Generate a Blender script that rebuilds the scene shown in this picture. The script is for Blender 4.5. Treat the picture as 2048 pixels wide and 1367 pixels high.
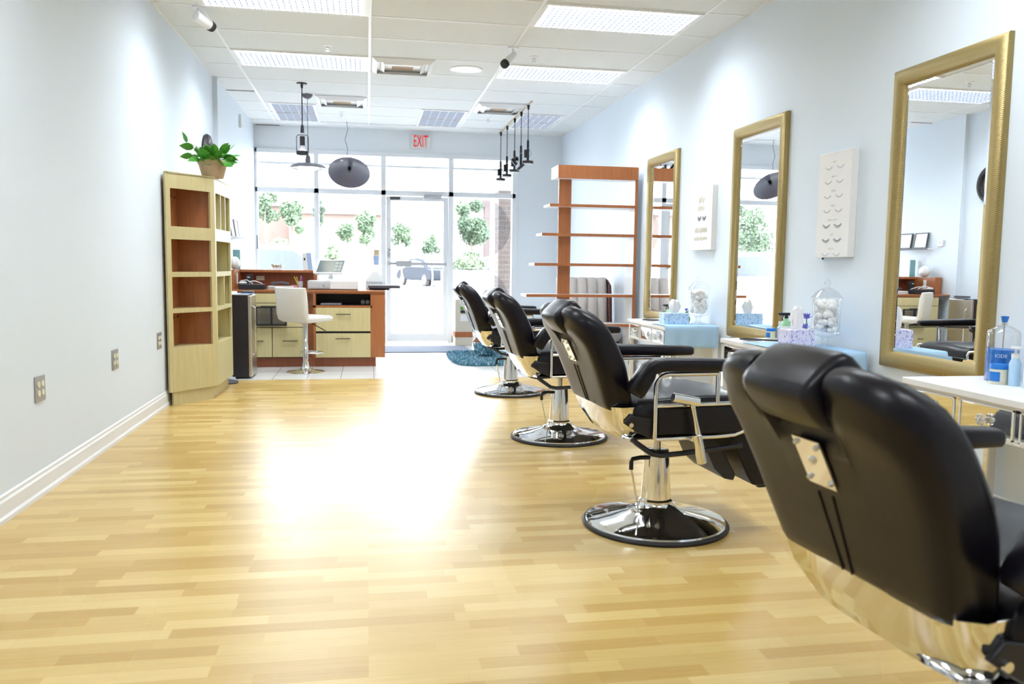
import bpy, bmesh, math, random
from mathutils import Vector, Matrix
random.seed(7)
PI = math.pi
for o in list(bpy.data.objects): bpy.data.objects.remove(o)
scn = bpy.context.scene
COL = scn.collection

# ------------------------------------------------------------------ camera
F_PX, PITCH, YAW, ROLL, CAM_Z = 1646.85, .0927, .1744, .0127, 1.1184
cp, sp, cy, sy = math.cos(PITCH), math.sin(PITCH), math.cos(YAW), math.sin(YAW)
fwd = Vector((sy*cp, cy*cp, -sp)); rt0 = Vector((cy, -sy, 0)); up0 = rt0.cross(fwd)
rt = math.cos(ROLL)*rt0 + math.sin(ROLL)*up0; up = -math.sin(ROLL)*rt0 + math.cos(ROLL)*up0
cam_d = bpy.data.cameras.new('camera'); cam = bpy.data.objects.new('camera', cam_d); COL.objects.link(cam)
m = Matrix((rt, up, -fwd)).transposed().to_4x4(); m.translation = Vector((0, 0, CAM_Z)); cam.matrix_world = m
cam_d.sensor_width = 36; cam_d.lens = F_PX*36/2048; cam_d.clip_end = 500
cam_d.dof.use_dof = True; cam_d.dof.focus_distance = 5.2; cam_d.dof.aperture_fstop = 4.5
scn.camera = cam
# ------------------------------------------------------------------ world and exposure
W = bpy.data.worlds.new('daylight'); scn.world = W; W.use_nodes = True
bg = W.node_tree.nodes['Background']; bg.inputs[0].default_value = (.90, .95, 1, 1); bg.inputs[1].default_value = 5.7
scn.view_settings.view_transform = 'Standard'; scn.view_settings.look = 'None'
scn.view_settings.exposure = 1.5; scn.view_settings.gamma = 1; scn.view_settings.use_curve_mapping = False
PANEL = 11.0      # radiance of the fluorescent troffers

# ------------------------------------------------------------------ room numbers
XL, XR, YW, HC = -1.538, 2.788, 11.883, 2.983
YB = -3.0
XB, Y0, S2, S4 = .027, 6.523, .6096, 1.2192

# ------------------------------------------------------------------ materials
def new_mat(name):
    m = bpy.data.materials.new(name); m.use_nodes = True
    return m, m.node_tree, m.node_tree.nodes['Principled BSDF']
def pbr(name, col, rough=.5, metal=0, spec=.5, noise=0, nscale=20, bump=0, bscale=200, coat=0, alpha=1, trans=0, ior=1.45, stretch=None):
    m, t, b = new_mat(name)
    c = tuple(col)+(1,)
    b.inputs['Base Color'].default_value = c; b.inputs['Roughness'].default_value = rough
    b.inputs['Metallic'].default_value = metal; b.inputs['Specular IOR Level'].default_value = spec
    b.inputs['Coat Weight'].default_value = coat; b.inputs['Transmission Weight'].default_value = trans; b.inputs['IOR'].default_value = ior
    tc = t.nodes.new('ShaderNodeTexCoord')
    src = tc.outputs['Object']
    if stretch:
        mp = t.nodes.new('ShaderNodeMapping'); mp.inputs['Scale'].default_value = stretch
        t.links.new(src, mp.inputs['Vector']); src = mp.outputs[0]
    n = t.nodes.new('ShaderNodeTexNoise'); n.inputs['Scale'].default_value = nscale; n.inputs['Detail'].default_value = 4
    t.links.new(src, n.inputs['Vector'])
    mx = t.nodes.new('ShaderNodeMix'); mx.data_type = 'RGBA'
    mx.inputs[6].default_value = tuple(max(0, x*(1-noise)) for x in col)+(1,); mx.inputs[7].default_value = tuple(min(1, x*(1+noise)) for x in col)+(1,)
    t.links.new(n.outputs['Fac'], mx.inputs[0]); t.links.new(mx.outputs[2], b.inputs['Base Color'])
    if bump:
        nb = t.nodes.new('ShaderNodeTexNoise'); nb.inputs['Scale'].default_value = bscale
        t.links.new(tc.outputs['Object'], nb.inputs['Vector'])
        bp = t.nodes.new('ShaderNodeBump'); bp.inputs['Strength'].default_value = bump; bp.inputs['Distance'].default_value = .002
        t.links.new(nb.outputs['Fac'], bp.inputs['Height']); t.links.new(bp.outputs[0], b.inputs['Normal'])
    return m
def emit(name, col, s):
    m = bpy.data.materials.new(name); m.use_nodes = True; t = m.node_tree
    t.nodes.clear(); e = t.nodes.new('ShaderNodeEmission'); o = t.nodes.new('ShaderNodeOutputMaterial')
    e.inputs[0].default_value = tuple(col)+(1,); e.inputs[1].default_value = s; t.links.new(e.outputs[0], o.inputs[0])
    return m
def glassy(name, tint=(1, 1, 1), refl=.06, rough=.02):
    m = bpy.data.materials.new(name); m.use_nodes = True; t = m.node_tree; t.nodes.clear()
    tr = t.nodes.new('ShaderNodeBsdfTransparent'); gl = t.nodes.new('ShaderNodeBsdfGlossy'); mx = t.nodes.new('ShaderNodeMixShader'); o = t.nodes.new('ShaderNodeOutputMaterial')
    tr.inputs[0].default_value = tuple(tint)+(1,); gl.inputs['Roughness'].default_value = rough
    lw = t.nodes.new('ShaderNodeLayerWeight'); lw.inputs[0].default_value = .35
    ma = t.nodes.new('ShaderNodeMath'); ma.operation = 'MULTIPLY_ADD'; ma.inputs[1].default_value = .55; ma.inputs[2].default_value = refl
    t.links.new(lw.outputs['Facing'], ma.inputs[0]); t.links.new(ma.outputs[0], mx.inputs[0])
    t.links.new(tr.outputs[0], mx.inputs[1]); t.links.new(gl.outputs[0], mx.inputs[2]); t.links.new(mx.outputs[0], o.inputs[0])
    return m
def plank_mat():
    m, t, b = new_mat('strip_wood_floor')
    tc = t.nodes.new('ShaderNodeTexCoord')
    br = t.nodes.new('ShaderNodeTexBrick')
    br.inputs['Color1'].default_value = (0, 0, 0, 1); br.inputs['Color2'].default_value = (1, 1, 1, 1); br.inputs['Mortar'].default_value = (.42, .42, .42, 1)
    br.inputs['Scale'].default_value = 1; br.inputs['Mortar Size'].default_value = .0007; br.inputs['Mortar Smooth'].default_value = .1
    br.inputs['Brick Width'].default_value = .43; br.inputs['Row Height'].default_value = .064; br.offset = .37; br.offset_frequency = 3; br.squash = .72; br.squash_frequency = 2
    t.links.new(tc.outputs['Object'], br.inputs['Vector'])
    mp = t.nodes.new('ShaderNodeMapping'); mp.inputs['Scale'].default_value = (3.2, 60, 60)
    t.links.new(tc.outputs['Object'], mp.inputs[0])
    gn = t.nodes.new('ShaderNodeTexNoise'); gn.inputs['Scale'].default_value = 1.6; gn.inputs['Detail'].default_value = 6; gn.inputs['Distortion'].default_value = .6
    t.links.new(mp.outputs[0], gn.inputs['Vector'])
    cr = t.nodes.new('ShaderNodeValToRGB'); cr.color_ramp.interpolation = 'LINEAR'
    e = cr.color_ramp.elements
    e[0].position = 0; e[0].color = (.44, .265, .070, 1); e[1].position = 1; e[1].color = (.71, .53, .23, 1)
    x = e.new(.35); x.color = (.53, .345, .105, 1); x = e.new(.7); x.color = (.61, .43, .155, 1)
    ma = t.nodes.new('ShaderNodeMath'); ma.operation = 'MULTIPLY_ADD'; ma.inputs[1].default_value = .38; 
    sb = t.nodes.new('ShaderNodeMath'); sb.operation = 'SUBTRACT'; sb.inputs[1].default_value = .02
    ad = t.nodes.new('ShaderNodeMath'); ad.operation = 'MULTIPLY'; ad.inputs[1].default_value = .68
    t.links.new(br.outputs['Color'], ad.inputs[0]); t.links.new(ad.outputs[0], sb.inputs[0]); t.links.new(gn.outputs['Fac'], ma.inputs[0]); t.links.new(sb.outputs[0], ma.inputs[2])
    t.links.new(ma.outputs[0], cr.inputs[0]); t.links.new(cr.outputs[0], b.inputs['Base Color'])
    b.inputs['Roughness'].default_value = .27; b.inputs['Specular IOR Level'].default_value = .42
    rn = t.nodes.new('ShaderNodeTexNoise'); rn.inputs['Scale'].default_value = 2.5
    mr = t.nodes.new('ShaderNodeMapRange'); mr.inputs['To Min'].default_value = .22; mr.inputs['To Max'].default_value = .36
    t.links.new(rn.outputs['Fac'], mr.inputs[0]); t.links.new(mr.outputs[0], b.inputs['Roughness'])
    return m
def tile_mat():
    m, t, b = new_mat('white_floor_tile')
    tc = t.nodes.new('ShaderNodeTexCoord'); br = t.nodes.new('ShaderNodeTexBrick'); br.offset = 0; br.squash = 1
    br.inputs['Color1'].default_value = (.74, .73, .71, 1); br.inputs['Color2'].default_value = (.70, .69, .67, 1); br.inputs['Mortar'].default_value = (.36, .35, .34, 1)
    br.inputs['Scale'].default_value = 1; br.inputs['Mortar Size'].default_value = .004; br.inputs['Brick Width'].default_value = .322; br.inputs['Row Height'].default_value = .322
    mp = t.nodes.new('ShaderNodeMapping'); mp.inputs['Location'].default_value = (.26, -.03, 0)
    t.links.new(tc.outputs['Object'], mp.inputs[0]); t.links.new(mp.outputs[0], br.inputs['Vector']); t.links.new(br.outputs['Color'], b.inputs['Base Color'])
    b.inputs['Roughness'].default_value = .25
    return m
def wood_mat(name, c0, c1, rough=.4, scale=(30, 30, 2)):
    m, t, b = new_mat(name)
    tc = t.nodes.new('ShaderNodeTexCoord'); mp = t.nodes.new('ShaderNodeMapping'); mp.inputs['Scale'].default_value = scale
    n = t.nodes.new('ShaderNodeTexNoise'); n.inputs['Scale'].default_value = 1.5; n.inputs['Detail'].default_value = 5; n.inputs['Distortion'].default_value = .8
    cr = t.nodes.new('ShaderNodeValToRGB'); cr.color_ramp.elements[0].color = tuple(c0)+(1,); cr.color_ramp.elements[1].color = tuple(c1)+(1,)
    cr.color_ramp.elements[0].position = .3; cr.color_ramp.elements[1].position = .7
    t.links.new(tc.outputs['Object'], mp.inputs[0]); t.links.new(mp.outputs[0], n.inputs['Vector']); t.links.new(n.outputs['Fac'], cr.inputs[0]); t.links.new(cr.outputs[0], b.inputs['Base Color'])
    b.inputs['Roughness'].default_value = rough
    return m
def rib_gold():
    m, t, b = new_mat('ribbed_gold_frame')
    tc = t.nodes.new('ShaderNodeTexCoord'); wv = t.nodes.new('ShaderNodeTexWave'); wv.wave_type = 'BANDS'; wv.bands_direction = 'DIAGONAL'
    wv.inputs['Scale'].default_value = 75; wv.inputs['Distortion'].default_value = 0
    cr = t.nodes.new('ShaderNodeValToRGB'); cr.color_ramp.elements[0].color = (.27, .19, .065, 1); cr.color_ramp.elements[1].color = (.50, .39, .17, 1)
    bp = t.nodes.new('ShaderNodeBump'); bp.inputs['Strength'].default_value = .35; bp.inputs['Distance'].default_value = .0015
    t.links.new(tc.outputs['Object'], wv.inputs['Vector']); t.links.new(wv.outputs['Fac'], cr.inputs[0]); t.links.new(cr.outputs[0], b.inputs['Base Color'])
    t.links.new(wv.outputs['Fac'], bp.inputs['Height']); t.links.new(bp.outputs[0], b.inputs['Normal'])
    b.inputs['Metallic'].default_value = .55; b.inputs['Roughness'].default_value = .42
    return m
def pattern_mat(name, base, ink, scale=60, th=.56):
    m, t, b = new_mat(name)
    tc = t.nodes.new('ShaderNodeTexCoord'); mp = t.nodes.new('ShaderNodeMapping'); mp.inputs['Scale'].default_value = (1, 1, .45)
    n = t.nodes.new('ShaderNodeTexNoise'); n.inputs['Scale'].default_value = scale; n.inputs['Detail'].default_value = 3; n.inputs['Distortion'].default_value = 2.2
    cr = t.nodes.new('ShaderNodeValToRGB'); cr.color_ramp.elements[0].color = tuple(base)+(1,); cr.color_ramp.elements[1].color = tuple(ink)+(1,)
    cr.color_ramp.elements[0].position = th; cr.color_ramp.elements[1].position = th+.05
    t.links.new(tc.outputs['Object'], mp.inputs[0]); t.links.new(mp.outputs[0], n.inputs['Vector']); t.links.new(n.outputs['Fac'], cr.inputs[0]); t.links.new(cr.outputs[0], b.inputs['Base Color'])
    b.inputs['Roughness'].default_value = .5
    return m
def brick_mat():
    m, t, b = new_mat('red_brick')
    tc = t.nodes.new('ShaderNodeTexCoord'); mp = t.nodes.new('ShaderNodeMapping'); mp.inputs['Rotation'].default_value = (PI/2, 0, 0)
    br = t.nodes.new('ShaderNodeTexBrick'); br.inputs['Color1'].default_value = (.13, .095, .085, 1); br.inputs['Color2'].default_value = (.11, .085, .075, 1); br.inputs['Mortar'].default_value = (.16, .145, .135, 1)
    br.inputs['Scale'].default_value = 1; br.inputs['Brick Width'].default_value = .21; br.inputs['Row Height'].default_value = .075; br.inputs['Mortar Size'].default_value = .006
    t.links.new(tc.outputs['Object'], mp.inputs[0]); t.links.new(mp.outputs[0], br.inputs['Vector']); t.links.new(br.outputs['Color'], b.inputs['Base Color'])
    b.inputs['Roughness'].default_value = .9
    return m
M = dict(
    wall=pbr('pale_blue_wall_paint', (.745, .815, .89), .6, noise=.01, nscale=3, bump=.15, bscale=120),
    wall_blue=pbr('blue_wall_paint', (.86, .90, .93), .6, noise=.01, nscale=3),
    ceil=pbr('acoustic_ceiling_tile', (.765, .785, .785), .9, noise=.04, nscale=160, bump=.3, bscale=300),
    grid=pbr('ceiling_grid_paint', (.86, .86, .86), .4),
    white=pbr('white_paint', (.84, .84, .85), .35), trimw=pbr('white_trim', (.82, .82, .83), .4),
    plastic_w=pbr('white_plastic', (.80, .80, .79), .35), grey_p=pbr('light_grey_plastic', (.52, .53, .55), .4),
    alum=pbr('white_aluminium_frame', (.86, .88, .90), .4),
    wood=plank_mat(), tile=tile_mat(),
    maple=wood_mat('maple_laminate', (.56, .47, .23), (.63, .54, .29), .42),
    maple_s=wood_mat('maple_edge', (.57, .51, .25), (.63, .57, .31), .42),
    cherry=wood_mat('cherry_laminate', (.35, .115, .035), (.42, .15, .05), .4),
    cherry_d=wood_mat('dark_cherry_panel', (.27, .075, .03), (.33, .10, .04), .4),
    leather=pbr('black_leather', (.006, .0045, .0085), .35, spec=.34, noise=.1, nscale=8, bump=.1, bscale=140, coat=.06),
    leather_b=pbr('matte_rear_vinyl', (.045, .030, .022), .42, spec=.5, noise=.08, nscale=6, bump=.1, bscale=200),
    chrome=pbr('chrome', (.80, .80, .80), .07, metal=1), brushed=pbr('brushed_steel', (.62, .60, .56), .28, metal=1),
    plate=pbr('grey_cover_plate', (.34, .33, .33), .35, metal=.2),
    rubber=pbr('black_rubber', (.012, .011, .014), .5), black=pbr('black_metal', (.015, .014, .018), .4),
    blackp=pbr('black_plastic', (.02, .02, .025), .45), darkg=pbr('dark_grey_plastic', (.07, .07, .085), .5),
    gold=rib_gold(), mirror=pbr('mirror_silver', (.93, .94, .94), .0, metal=1), mirror_d=pbr('mirrored_drawer_glass', (.80, .80, .78), .03, metal=1),
    glass=glassy('window_glass', (.97, .985, .99), .02), jar=glassy('clear_glass', (.985, .99, .995), .04), crystal=pbr('crystal', (.95, .95, .97), .05, trans=.7, ior=1.5),
    cloth_b=pbr('light_blue_cloth', (.42, .63, .86), .85, noise=.04, nscale=40, bump=.2, bscale=400),
    cotton=pbr('cotton', (.96, .96, .96), .95, noise=.01, nscale=30), tissue=pbr('tissue_paper', (.88, .87, .88), .9),
    tb_blue=pattern_mat('blue_floral_card', (.62, .78, .92), (.16, .34, .70)), tb_lil=pattern_mat('lilac_floral_card', (.80, .76, .90), (.33, .27, .66)),
    clay=pbr('clay_pot', (.52, .38, .25), .7, noise=.06), leaf=pbr('leaf_green', (.07, .30, .03), .4, noise=.35, nscale=14), stem=pbr('stem', (.20, .22, .08), .6), soil=pbr('soil', (.05, .03, .02), .95),
    clock=pbr('dark_clock_rim', (.016, .012, .014), .5, noise=.8, nscale=40, bump=1, bscale=60), clockface=pbr('clock_face', (.10, .09, .10), .4), brass=pbr('brass', (.55, .38, .12), .35, metal=.8),
    cream=pbr('cream_leatherette', (.76, .75, .70), .45), settee=pbr('ivory_tufted_fabric', (.70, .65, .62), .6), dbrown=pbr('dark_brown_leather', (.12, .035, .03), .45),
    rug=pbr('teal_shag', (.09, .27, .36), .9, noise=.8, nscale=45), mat=pbr('grey_mat', (.17, .19, .25), .9), beige=pbr('beige_paint', (.62, .58, .47), .6),
    paper=pbr('paper', (.80, .80, .80), .7), paper_b=pbr('blue_print', (.35, .47, .68), .6), teal=pbr('teal_card', (.24, .45, .48), .6), pink=pbr('pink_note', (.72, .30, .32), .7),
    screen=pbr('grey_screen', (.15, .19, .20), .2), screen_l=pbr('screen_tile', (.36, .40, .38), .3),
    green_liq=pbr('green_liquid', (.36, .68, .38), .2), blue_liq=pbr('blue_liquid', (.45, .65, .85), .15), blue_lab=pbr('blue_label', (.02, .19, .62), .35), cream_p=pbr('cream_plastic', (.74, .72, .56), .4), ltblue=pbr('pale_blue_plastic', (.60, .74, .85), .3),
    violet=pbr('violet_petals', (.33, .29, .78), .7, noise=.3, nscale=60), dgreen=pbr('dark_green_leaf', (.05, .20, .04), .5), green_c=pbr('green_ceramic', (.05, .22, .05), .3),
    red=emit('exit_letter_red', (.80, .035, .05), .34), exitw=pbr('exit_sign_face', (.74, .77, .74), .5),
    lamp=emit('fluorescent_tube_light', (.87, .94, 1), PANEL), lamp_w=emit('warm_bulb', (1, .93, .72), 3.5), lamp_off=emit('dim_blue_diffuser', (.64, .74, .92), .27), louv=pbr('louver_blade', (.085, .09, .11), .5),
    ventd=pbr('vent_duct', (.42, .28, .16), .6), shade=pbr('grey_enamel_shade', (.13, .125, .16), .28, coat=.3), goldbar=pbr('pale_gold_bar', (.60, .52, .34), .35, metal=.4),
    lash=pbr('lash_black', (.22, .23, .27), .7), lash_l=pbr('lash_grey', (.60, .62, .66), .7), gold_ink=pbr('gold_ink', (.84, .80, .68), .5), canvas=pbr('canvas_white', (.86, .85, .84), .7),
    decal=glassy('tinted_film', (.66, .68, .72), .02), decal_w=glassy('frosted_film', (.85, .86, .88), .02),
    outground=pbr('concrete_pavement', (.52, .52, .51), .9, noise=.06, nscale=1.5), asphalt=pbr('pale_asphalt', (.40, .40, .41), .9, noise=.06, nscale=2),
    plant_w=pbr('pale_planter_concrete', (.55, .55, .54), .9, noise=.05),
    grass=pbr('lawn_green', (.16, .24, .08), .9, noise=.3, nscale=3), tleaf=pbr('tree_leaf', (.105, .150, .090), .7, noise=.35, nscale=2), tleaf2=pbr('dark_tree_leaf', (.085, .115, .085), .7, noise=.4, nscale=2), bleaf=pbr('bush_leaf', (.125, .16, .10), .7, noise=.4, nscale=4),
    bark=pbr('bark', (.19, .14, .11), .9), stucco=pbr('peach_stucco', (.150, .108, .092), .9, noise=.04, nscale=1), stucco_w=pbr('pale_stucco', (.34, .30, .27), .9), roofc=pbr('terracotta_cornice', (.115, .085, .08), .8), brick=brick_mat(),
    car_w=pbr('white_car_paint', (.70, .72, .74), .25, coat=.5), car_b=pbr('blue_grey_car_paint', (.05, .065, .10), .5, spec=.15), car_d=pbr('dark_car_paint', (.022, .026, .036), .5, spec=.15), car_g=pbr('car_glass', (.12, .135, .15), .2, spec=.3), tyre=pbr('tyre', (.05, .05, .05), .8),
    yellow=pbr('yellow_plastic', (.70, .60, .05), .5), purple=pbr('purple_plastic', (.25, .03, .20), .5), orange=pbr('orange_plastic', (.75, .25, .10), .5),
)

# ------------------------------------------------------------------ builders
class MB:
    def __init__(s): s.bm = bmesh.new()
    def box(s, x0, x1, y0, y1, z0, z1, rot=None, about=None):
        v = [s.bm.verts.new(p) for p in ((x0, y0, z0), (x1, y0, z0), (x1, y1, z0), (x0, y1, z0), (x0, y0, z1), (x1, y0, z1), (x1, y1, z1), (x0, y1, z1))]
        for f in ((3, 2, 1, 0), (4, 5, 6, 7), (0, 1, 5, 4), (1, 2, 6, 5), (2, 3, 7, 6), (3, 0, 4, 7)): s.bm.faces.new([v[i] for i in f])
        if rot is not None:
            c = Vector(about) if about else Vector(((x0+x1)/2, (y0+y1)/2, (z0+z1)/2))
            bmesh.ops.rotate(s.bm, verts=v, cent=c, matrix=rot)
        return s
    def prism(s, pts, z0, z1):      # plan polygon (x,y) counter-clockwise, extruded in z
        a = [s.bm.verts.new((p[0], p[1], z0)) for p in pts]; b = [s.bm.verts.new((p[0], p[1], z1)) for p in pts]
        s.bm.faces.new(a[::-1]); s.bm.faces.new(b); n = len(pts)
        for i in range(n): s.bm.faces.new((a[i], a[(i+1) % n], b[(i+1) % n], b[i]))
        return s
    def loft(s, loops, cap=True, closed=True):
        L = [[s.bm.verts.new(p) for p in lp] for lp in loops]; n = len(L[0])
        for a, b in zip(L, L[1:]):
            for i in range(n if closed else n-1):
                s.bm.faces.new((a[i], a[(i+1) % n], b[(i+1) % n], b[i]))
        if cap: s.bm.faces.new(L[0][::-1]); s.bm.faces.new(L[-1])
        return s
    def cyl(s, p0, p1, r0, r1=None, seg=20, cap=True):
        r1 = r0 if r1 is None else r1
        p0, p1 = Vector(p0), Vector(p1); d = (p1-p0).normalized()
        a = d.orthogonal().normalized(); b = d.cross(a)
        loops = [[p+r*(math.cos(t*2*PI/seg)*a+math.sin(t*2*PI/seg)*b) for t in range(seg)] for p, r in ((p0, r0), (p1, r1))]
        return s.loft(loops, cap)
    def lathe(s, prof, c=(0, 0, 0), seg=40, cap=True, mat=None, start=0, arc=2*PI):
        loops = []
        for r, z in prof:
            lp = [Vector((max(r, 1e-4)*math.cos(start+arc*t/seg), max(r, 1e-4)*math.sin(start+arc*t/seg), z)) for t in range(seg)]
            if mat: lp = [mat @ p for p in lp]
            loops.append([p+Vector(c) for p in lp])
        return s.loft(loops, cap)
    def tube(s, path, r, seg=10, flat=None, closed=False):
        path = [Vector(p) for p in path]; n = len(path); loops = []; prev = None
        for i, p in enumerate(path):
            if closed: d = (path[(i+1) % n]-path[i-1]).normalized()
            else: d = (path[min(i+1, n-1)]-path[max(i-1, 0)]).normalized()
            if prev is None: a = d.orthogonal().normalized()
            else:
                a = prev-d*prev.dot(d); a.normalize()
            prev = a; b = d.cross(a); rr = r[i] if isinstance(r, (list, tuple)) else r
            loops.append([p+rr*(math.cos(t*2*PI/seg)*a+math.sin(t*2*PI/seg)*b) for t in range(seg)])
        if closed: loops.append([Vector(q) for q in loops[0]]); return s.loft(loops, False)
        return s.loft(loops)
    def ball(s, c, r, sx=1, sy=1, sz=1, sub=2):
        g = bmesh.ops.create_icosphere(s.bm, subdivisions=sub, radius=r)['verts']
        for v in g: v.co = Vector((v.co.x*sx, v.co.y*sy, v.co.z*sz))+Vector(c)
        return s
    def quad(s, a, b, c, d): s.bm.faces.new([s.bm.verts.new(p) for p in (a, b, c, d)]); return s
    def build(s, name, mat, parent=None, bev=0, seg=2, smooth=True, tf=None, ang=40):
        if tf is not None: s.bm.transform(tf)
        bmesh.ops.recalc_face_normals(s.bm, faces=s.bm.faces)
        me = bpy.data.meshes.new(name); s.bm.to_mesh(me); s.bm.free()
        me.materials.append(M[mat] if isinstance(mat, str) else mat)
        if smooth:
            for p in me.polygons: p.use_smooth = True
            me.set_sharp_from_angle(angle=math.radians(ang))
        o = bpy.data.objects.new(name, me); COL.objects.link(o)
        if parent is not None: o.parent = parent
        if bev:
            b = o.modifiers.new('bevel', 'BEVEL'); b.width = bev; b.segments = seg; b.limit_method = 'ANGLE'; b.angle_limit = math.radians(40)
        return o
def B(x0, x1, y0, y1, z0, z1): return MB().box(x0, x1, y0, y1, z0, z1)
def thing(name, label, cat, loc=(0, 0, 0), rz=0, group=None):
    o = bpy.data.objects.new(name, None); COL.objects.link(o); o.empty_display_size = .1
    o.location = loc; o.rotation_euler = (0, 0, rz)
    return tag(o, label, cat, group)
def tag(o, label, cat, group=None, kind=None):
    o['label'] = label; o['category'] = cat
    if group: o['group'] = group
    if kind: o['kind'] = kind
    return o
def struct(o): o['kind'] = 'structure'; return o
def dup(root, label, loc, rz=0):
    r = root.copy(); COL.objects.link(r); r.location = loc; r.rotation_euler = (0, 0, rz); r['label'] = label
    def rec(a, b):
        for ch in list(a.children):
            c = ch.copy(); COL.objects.link(c); c.parent = b; c.matrix_parent_inverse = ch.matrix_parent_inverse.copy(); rec(ch, c)
    rec(root, r)
    return r
def text(name, body, size, mat, parent, tf, ext=.001, align='CENTER'):
    cu = bpy.data.curves.new(name, 'FONT'); cu.body = body; cu.size = size; cu.extrude = ext; cu.align_x = align; cu.align_y = 'CENTER'; cu.resolution_u = 3
    t = bpy.data.objects.new(name, cu); COL.objects.link(t); bpy.context.view_layer.update()
    me = bpy.data.meshes.new_from_object(t.evaluated_get(bpy.context.evaluated_depsgraph_get())); bpy.data.objects.remove(t); bpy.data.curves.remove(cu)
    me.transform(tf); me.materials.clear(); me.materials.append(M[mat])
    o = bpy.data.objects.new(name, me); COL.objects.link(o); o.parent = parent
    return o
def arc(cx, cz, r, a0, a1, n, y=0, plane='xz'):
    out = []
    for i in range(n+1):
        a = math.radians(a0+(a1-a0)*i/n)
        out.append((cx+r*math.cos(a), y, cz+r*math.sin(a)) if plane == 'xz' else (cx+r*math.cos(a), cz+r*math.sin(a), y))
    return out
RX = lambda a: Matrix.Rotation(a, 4, 'X')
RY = lambda a: Matrix.Rotation(a, 4, 'Y')
RZ = lambda a: Matrix.Rotation(a, 4, 'Z')
T = lambda *p: Matrix.Translation(p)

# ================================================================== ROOM
struct(B(XL-.3, XR+.3, YB-.2, 8.09, -.1, 0).build('floor', 'wood', smooth=False))
struct(B(XL-.3, XR+.3, 8.09, YW+.1, -.1, 0).build('floor', 'tile', smooth=False))
c = B(XL-.3, XR+.3, YB-.2, YW+.3, HC, HC+.12).build('ceiling', 'ceil', smooth=False); struct(c)
g = MB()
k = -15
while Y0+k*S2 < 11.45:
    y = Y0+k*S2
    if y > YB: g.box(XL, XR, y-.008, y+.008, HC-.004, HC+.002)
    k += 1
for x in (XB-S4, XB, XB+S4, XB+2*S4): g.box(x-.012, x+.012, YB, 11.45, HC-.005, HC+.002)
g.box(XL, XL+.02, YB, YW, HC-.004, HC+.002); g.box(XR-.02, XR, YB, YW, HC-.004, HC+.002); g.box(XL, XR, 11.44, 11.47, HC-.006, HC+.002)
g.build('grid', 'grid', c, smooth=False)
struct(B(XL-.15, XL, YB, YW, 0, HC).build('wall_left', 'wall', smooth=False))
struct(B(XR, XR+.15, YB, YW, 0, HC).build('wall_right', 'wall', smooth=False))
struct(B(XL-.15, XR+.15, YB-.15, YB, 0, HC).build('wall_rear', 'wall', smooth=False))
struct(B(XL, XL+.045, 8.95, 9.16, 0, HC).build('trim_1', 'wall', smooth=False))
struct(B(XL, XL+.028, 9.16, 11.78, 0, HC).build('wall_left', 'wall', smooth=False))
# thin black strips stand in for the shade of open ceiling tile gaps
struct(B(XL+.03, XB-S4-.02, 9.572, 9.584, HC-.008, HC-.003).build('gap_shade_2', 'blackp', smooth=False))
struct(B(XL+.05, -1.17, 11.83, 11.85, HC-.008, HC-.003).build('gap_shade_3', 'blackp', smooth=False))
# baseboards: profile with a cap and a shoe
def base(name, x, sgn, y0, y1):
    prof = [(0, 0), (.018, 0), (.018, .018), (.012, .03), (.012, .088), (.007, .098), (.007, .112), (0, .118)]
    mb = MB(); mb.loft([[(x+sgn*a, y, z) for a, z in prof] for y in (y0, y1)])
    struct(mb.build(name, 'trimw', smooth=False))
base('baseboard_left', XL, 1, YB, 8.95); base('baseboard_right', XR, -1, YB, YW)

# storefront ---------------------------------------------------------
wx0, wx1 = XL+.028, 2.12
hd0, hd1 = 2.615, 2.675
struct(B(XL-.15, XR+.15, YW, YW+.15, hd1, HC).build('wall_front', 'wall_blue', smooth=False))
struct(B(2.15, XR+.15, YW, YW+.15, 0, hd1).build('wall_front', 'wall_blue', smooth=False))
struct(B(XL-.15, wx0, YW, YW+.15, 0, hd1).build('wall_front', 'wall_blue', smooth=False))
fy0, fy1 = YW-.02, YW+.09
wf = MB()
wf.box(wx0, 2.15, fy0, fy1, hd0, hd1)
wf.box(2.07, 2.15, fy0, fy1, 0, hd1); wf.box(wx0, wx0+.03, fy0, fy1, 0, hd1)
wf.box(-.725, -.66, fy0, fy1, 0, hd0); wf.box(.195, .262, fy0, fy1, 0, hd0); wf.box(1.146, 1.217, fy0, fy1, 0, hd0)
wf.box(wx0, 2.12, fy0, fy1, 2.08, 2.15)
wf.box(wx0, .2, fy0, fy1, 0, .10); wf.box(1.2, 2.12, fy0, fy1, 0, .10)
win = wf.build('window_frame', 'alum', smooth=False, bev=.004)
wr = bpy.data.objects.new('window_1', None); COL.objects.link(wr); struct(wr); win.parent = wr
for x0, x1 in ((wx0+.03, -.725), (-.66, .195), (1.217, 2.07)):
    B(x0, x1, YW+.03, YW+.036, .10, 2.08).build('pane', 'glass', wr, smooth=False)
for x0, x1 in ((wx0+.03, -.725), (-.66, .195), (.262, 1.146), (1.217, 2.07)):
    B(x0, x1, YW+.03, YW+.036, 2.15, hd0).build('pane', 'glass', wr, smooth=False)
bl = B(wx0, 2.12, YW+.10, YW+.14, 2.48, 2.51).build('awning_rail', 'grey_p', wr, smooth=False)
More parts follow.
